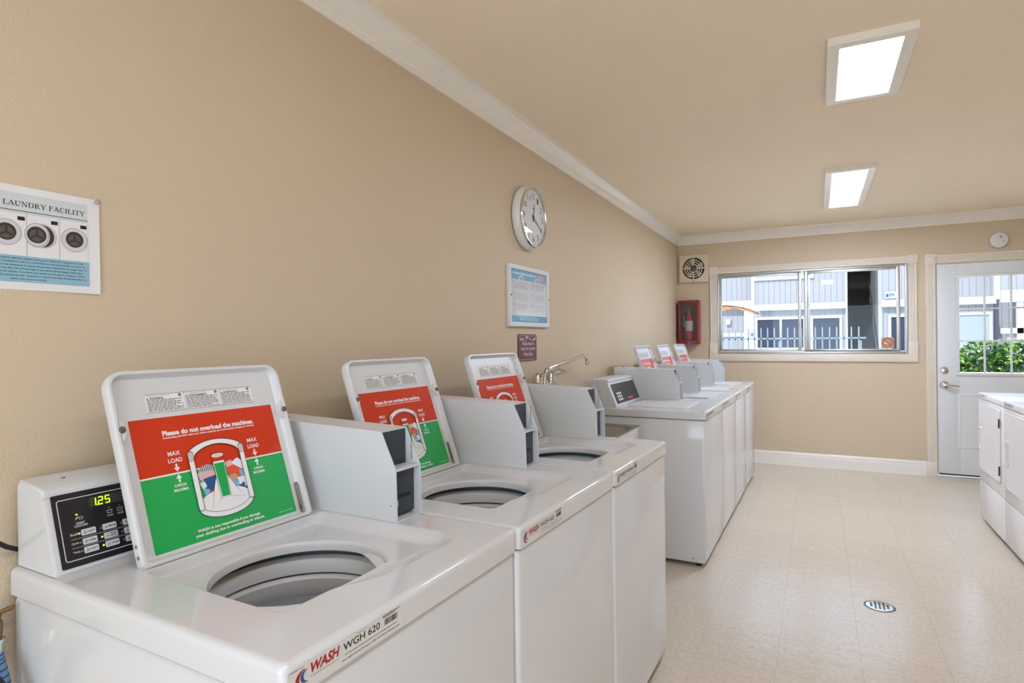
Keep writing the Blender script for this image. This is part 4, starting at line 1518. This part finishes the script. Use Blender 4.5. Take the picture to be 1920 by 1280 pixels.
# ------------------------------------------------------------------ plumbing beside the nearest washer
vl = thing('brass_valve', 'brass hose valve with lever on the wall left of the nearest washer', 'valve', (.012, .531, .817))
vl.scale = (.7, .7, .7)
b = MB()
b.tube([(-.012, 0, -.012), (.03, 0, -.012)], .012, 'brass', 14)
b.lathe([(.012, -.05), (.017, -.045), (.019, -.025), (.019, -.005), (.013, .004), (.016, .006), (.016, .014), (.008, .018)], Fr((.04, 0, 0), (1, 0, 0), (0, 1, 0)), 'brass', 20, True, True)
b.build('body', vl)
b = MB()
b.tube([(.04, 0, .016), (.042, .016, .018), (.044, .034, .021), (.045, .044, .023)], [.006, .0055, .007, .0045], 'brass', 12)
b.build('lever', vl)
b = MB()
b.lathe([(.015, -.085), (.018, -.082), (.018, -.058), (.022, -.056), (.022, -.048), (.014, -.046)], Fr((.04, .002, 0), (1, 0, 0), (0, 1, 0)), 'chrome', 20, True, True)
b.build('coupling', vl)
b = MB()
hp = [(.040, .533, .762), (.040, .537, .74), (.041, .544, .70), (.043, .549, .64), (.044, .551, .56), (.044, .551, .42), (.044, .551, .2), (.044, .549, .03)]
b.tube(hp, .0105, 'hose_blue', 14)
for i in range(len(hp) - 1):
    for k_ in range(3):
        p0 = Vector(hp[i]).lerp(Vector(hp[i + 1]), k_ / 3)
        d = (Vector(hp[i + 1]) - Vector(hp[i])).normalized()
        b.tube([p0, p0 + d * .003], .0108, 'hose_band', 14)
tag(b.build('supply_hose'), 'blue braided supply hose hanging from the brass valve', 'hose')
b = MB()
b.tube([(.02, .42, .74), (.05, .47, .745), (.08, .505, .73), (.095, .522, .69), (.097, .53, .62), (.097, .53, .5), (.097, .53, .03)], .018, 'black_rubber', 16)
tag(b.build('drain_hose'), 'thick black hose beside the blue hose left of the nearest washer', 'hose')
b = MB()
b.tube([(.05, .38, 1.02), (.048, .46, 1.0), (.040, .52, .972), (.022, .56, .94), (.008, .585, .925), (.006, .61, .91)], .0045, 'black_rubber', 10)
tag(b.build('power_cord'), 'dark cord running along the wall behind the nearest washer', 'cord')

# ------------------------------------------------------------------ outside
MB().box(-40, 50, LY + T, 60, -.12, -.02, 'concrete').build('ground', kind='structure')

FYD = 26.0
bd = thing('apartment_building', 'two-storey grey sided apartment building across the yard', 'building', (0, FYD, 0))
def siding(b, x0, x1, z0, z1, y, gap=.2, d=.1):
    b.box(x0, x1, y, y + d, z0, z1, 'siding')
    x = x0 + gap
    while x < x1 - .02:
        b.box(x - .008, x + .008, y - .003, y, z0, z1, 'siding_groove')
        x += gap
b = MB()
siding(b, -.93, 2.38, 0, 2.40, .12)
siding(b, -.93, 2.38, 2.64, 6.2, 0)
siding(b, -9, -1.26, 0, 2.6, .8)
siding(b, -9, -.95, 2.85, 6.2, .5)
siding(b, 3.56, 6.85, 0, 2.40, .12)
siding(b, 3.56, 6.85, 2.64, 6.2, 0)
siding(b, 6.85, 14, 2.64, 6.2, -.9)
siding(b, 6.85, 14, 0, 2.6, .9)
siding(b, 7.0, 14, 0, 1.36, -.85)
b.build('wall', bd)
b = MB()
b.box(-.70, 2.40, -.06, .1, 2.40, 2.64, 'exterior_white')
b.box(3.5, 6.9, -.06, .1, 2.40, 2.66, 'exterior_white')
b.box(-.98, -.86, -.05, .1, 2.62, 6.2, 'exterior_white')
b.box(-9, -.95, .42, .6, 2.72, 2.86, 'exterior_white')
b.box(-1.27, -1.1, .0, .2, 0, 2.6, 'exterior_white')
b.box(2.36, 2.42, -.02, .1, 0, 6.2, 'exterior_white')
b.box(6.84, 14, -.98, -.8, 2.40, 2.80, 'exterior_white')
b.box(7.25, 7.42, -.95, -.8, 0, 2.40, 'exterior_white')
b.box(6.84, 14, -.95, -.8, 1.36, 1.54, 'exterior_white')
b.box(-9, -.95, .7, .8, 1.36, 1.52, 'exterior_white')
b.build('trim', bd)
def bwin(x0, x1, z0, z1, y, m, mull=None, fw_=.09):
    b = MB()
    b.box(x0 - fw_, x0, y - .06, y, z0 - fw_, z1 + fw_, 'exterior_white')
    b.box(x1, x1 + fw_, y - .06, y, z0 - fw_, z1 + fw_, 'exterior_white')
    b.box(x0, x1, y - .06, y, z1, z1 + fw_, 'exterior_white')
    b.box(x0, x1, y - .06, y, z0 - fw_, z0, 'exterior_white')
    if mull:
        b.box(mull - .04, mull + .04, y - .05, y, z0, z1, 'exterior_white')
    o = b.build('window', bd)
    MB().box(x0, x1, y - .02, y - .005, z0, z1, m).build('pane', o)
bwin(-.77, .9, .90, 2.03, .12, 'window_dark', .09)
bwin(1.24, 2.15, .2, 2.04, .12, 'window_dark')
bwin(-.77, 1.2, 3.70, 5.0, 0, 'window_blind', .09)
bwin(3.83, 4.7, .2, 2.02, .12, 'window_dark')
bwin(5.4, 6.73, .94, 2.03, .12, 'window_blind')
# staircase recess
class Off(MB):
    def build(s, name, parent=None, **k):
        s.v = [(x + 2.42, y, z) for x, y, z in s.v]
        return MB.build(s, name, parent, **k)
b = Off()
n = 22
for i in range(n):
    b.box(.0, 1.0, .1 + i * .27, .1 + (n + 1) * .27, i * .19, (i + 1) * .19 - .0005, 'stair_shaded')
sc_ = b.build('staircase', bd, label='outdoor staircase, stairwell shade put into its dark colour')
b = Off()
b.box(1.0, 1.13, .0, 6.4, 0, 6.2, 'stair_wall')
b.box(-.039, -.001, .1, 6.4, 0, 6.2, 'stair_shaded')
b.box(-.04, 1.13, 6.41, 6.5, 0, 6.2, 'stair_shaded')
b.box(-.04, 1.13, 1.6, 6.4, 6.0, 6.2, 'stair_shaded')
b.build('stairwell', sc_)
b = Off()
b.tube([(.97, -.1, .95), (.97, 3.2, 3.2), (.97, 5.9, 5.2)], .025, 'fence_dark', 8)
b.tube([(.97, -.1, .0), (.97, -.1, .95)], .02, 'fence_dark', 8)
b.build('handrail', sc_)
b = Off()
b.box(.34, .50, 5.9, 6.0, 4.6, 4.75, 'exterior_white', .01)
b.build('lamp', sc_)
b = MB()
b.box(3.63, 4.02, FYD - .06, FYD - .005, 2.70, 2.96, 'exterior_white', .004)
fs_ = Fr((0, FYD - .06, 0), (1, 0, 0), (0, 0, 1))
b.rect(3.66, 3.74, 2.76, 2.88, fs_, 'logo_blue', .002)
b.words(3.75, 3.98, 2.76, 2.88, fs_, 'logo_blue', .002, 2, .6)
tag(b.build('wall_sign'), 'small white sign with blue print on the siding right of the outdoor stairs', 'sign')
b = MB()
b.box(-2.06, -1.87, FYD + .68, FYD + .798, 1.87, 2.1, 'exterior_white', .03, 3)
tag(b.build('wall_lantern'), 'square white lamp on the recessed siding under the patio umbrella', 'lamp')

# patio umbrella
um = thing('patio_umbrella', 'white square patio umbrella with orange underside coloured for sun glow beyond the window', 'umbrella', (-1.12, 15.0, 0))
apex = Vector((0, 0, 2.62))
R_ = 1.3
zr = 1.90
cor = [Vector((R_ * cos(radians(45 + 90 * i + 45)), R_ * sin(radians(45 + 90 * i + 45)), zr)) for i in range(4)]
def canopy(dz, m):
    b = MB()
    for i in range(4):
        p0, p1 = cor[i], cor[(i + 1) % 4]
        N = 8
        for u in range(N):
            t0, t1 = u / N, (u + 1) / N
            rows_ = []
            for t_ in (t0, t1):
                row = []
                for j in range(N + 1):
                    e = p0.lerp(p1, j / N) + Vector((0, 0, .16 * sin(pi * j / N)))
                    q = apex.lerp(e, t_)
                    q = q + Vector((0, 0, -.16 * sin(pi * t_) + dz))
                    row.append(q)
                rows_.append(row)
            for j in range(N):
                b.add([rows_[0][j], rows_[1][j], rows_[1][j + 1], rows_[0][j + 1]], [(0, 1, 2, 3)], m)
    return b
canopy(0, 'canopy_white').build('canopy', um)
canopy(-.02, 'canopy_orange_glow').build('underside_glow', um)
for i in range(4):
    b = MB()
    b.tube([apex + Vector((0, 0, -.05)), apex.lerp(cor[i], .5) + Vector((0, 0, -.20)), cor[i] + Vector((0, 0, -.03))], .014, 'fence_dark', 8)
    b.build('rib', um)
MB().tube([(0, 0, -.02), (0, 0, 2.66)], .025, 'exterior_white', 12).build('pole', um)

# iron fence
fn = thing('picket_fence', 'grey metal picket fence across the yard outside the window', 'fence', (0, 13.0, 0))
b = MB()
b.box(-1.6, 2.2, -.015, .015, 1.275, 1.305, 'fence_metal', .003)
b.build('rail', fn)
b = MB()
b.box(-1.6, 2.2, -.015, .015, .15, .18, 'fence_metal', .003)
b.build('rail', fn)
x = -1.58
while x < 2.2:
    b = MB()
    b.box(x - .012, x + .012, -.009, .009, .02, 1.49, 'fence_metal')
    b.box(x - .012, x + .012, -.019, -.015, 1.272, 1.308, 'fence_dark')
    b.add([(x - .009, -.009, 1.49), (x + .009, -.009, 1.49), (x + .009, .009, 1.49), (x - .009, .009, 1.49), (x, 0, 1.52)], [(0, 1, 4), (1, 2, 4), (2, 3, 4), (3, 0, 4)], 'fence_metal')
    b.build('picket', fn)
    x += .122
for x in (.72, 2.1):
    b = MB()
    b.box(x - .03, x + .03, .02, .08, -.02, 1.24, 'fence_metal', .004)
    b.box(x - .035, x + .035, .015, .085, 1.24, 1.26, 'fence_dark', .004)
    b.build('post', fn)

# hedge in a raised planter seen through the door glass
MB().box(3.0, 9.0, 12.2, 12.4, -.02, .70, 'stucco').build('wall_planter', kind='structure')
hd = thing('hedge', 'leafy green shrub beyond the door glass in the sunlit yard', 'shrub', (4.2, 13.0, -.02))
def crown_pt(rnd):
    lobes = ((-.75, .0, .70, .42), (-.25, .1, .82, .46), (.25, -.05, .84, .44), (.85, .05, .76, .42), (1.4, 0, .72, .42), (2.0, .1, .78, .44))
    cx, cy, cz, r = lobes[rnd.randrange(len(lobes))]
    th_, ph = rnd.random() * 2 * pi, math.acos(2 * rnd.random() - 1)
    k_ = r * (.72 + .28 * rnd.random())
    return Vector((cx + k_ * sin(ph) * cos(th_), cy + k_ * sin(ph) * sin(th_) * .9, cz + k_ * cos(ph) * .95))
rnd = random.Random(21)
b = MB()
for i in range(5200):
    p_ = crown_pt(rnd)
    if p_.z < .3:
        continue
    d = Vector((rnd.gauss(0, 1), rnd.gauss(0, 1), rnd.gauss(0, .6))).normalized()
    q = d.cross(Vector((rnd.gauss(0, 1), rnd.gauss(0, 1), rnd.gauss(0, 1)))).normalized()
    L_ = .035 + .03 * rnd.random()
    w_ = L_ * .5
    nrm = d.cross(q) * (.15 * L_)
    b.add([p_ - d * L_, p_ - q * w_ + nrm, p_ + d * L_, p_ + q * w_ + nrm], [(0, 1, 2), (0, 2, 3)], rnd.choice(('leaf_a', 'leaf_a', 'leaf_b', 'leaf_c')))
b.build('leaves', hd)
b = MB()
for cx, cy, cz, r in ((-.75, .0, .62, .30), (-.25, .1, .70, .34), (.25, -.05, .70, .33), (.85, .05, .66, .32), (1.4, 0, .62, .30), (2.0, .1, .66, .32)):
    bm = bmesh.new()
    bmesh.ops.create_icosphere(bm, subdivisions=3, radius=r)
    for v in bm.verts:
        v.co = v.co * (1 + .12 * sin(v.co.x * 31 + v.co.z * 23)) + Vector((cx, cy, cz))
    b.bm(bm, 'hedge_core')
    b.tube([(cx, cy, 0), (cx + .03, cy, cz - .1)], .02, 'bronze_bumper', 8)
b.build('branches', hd)
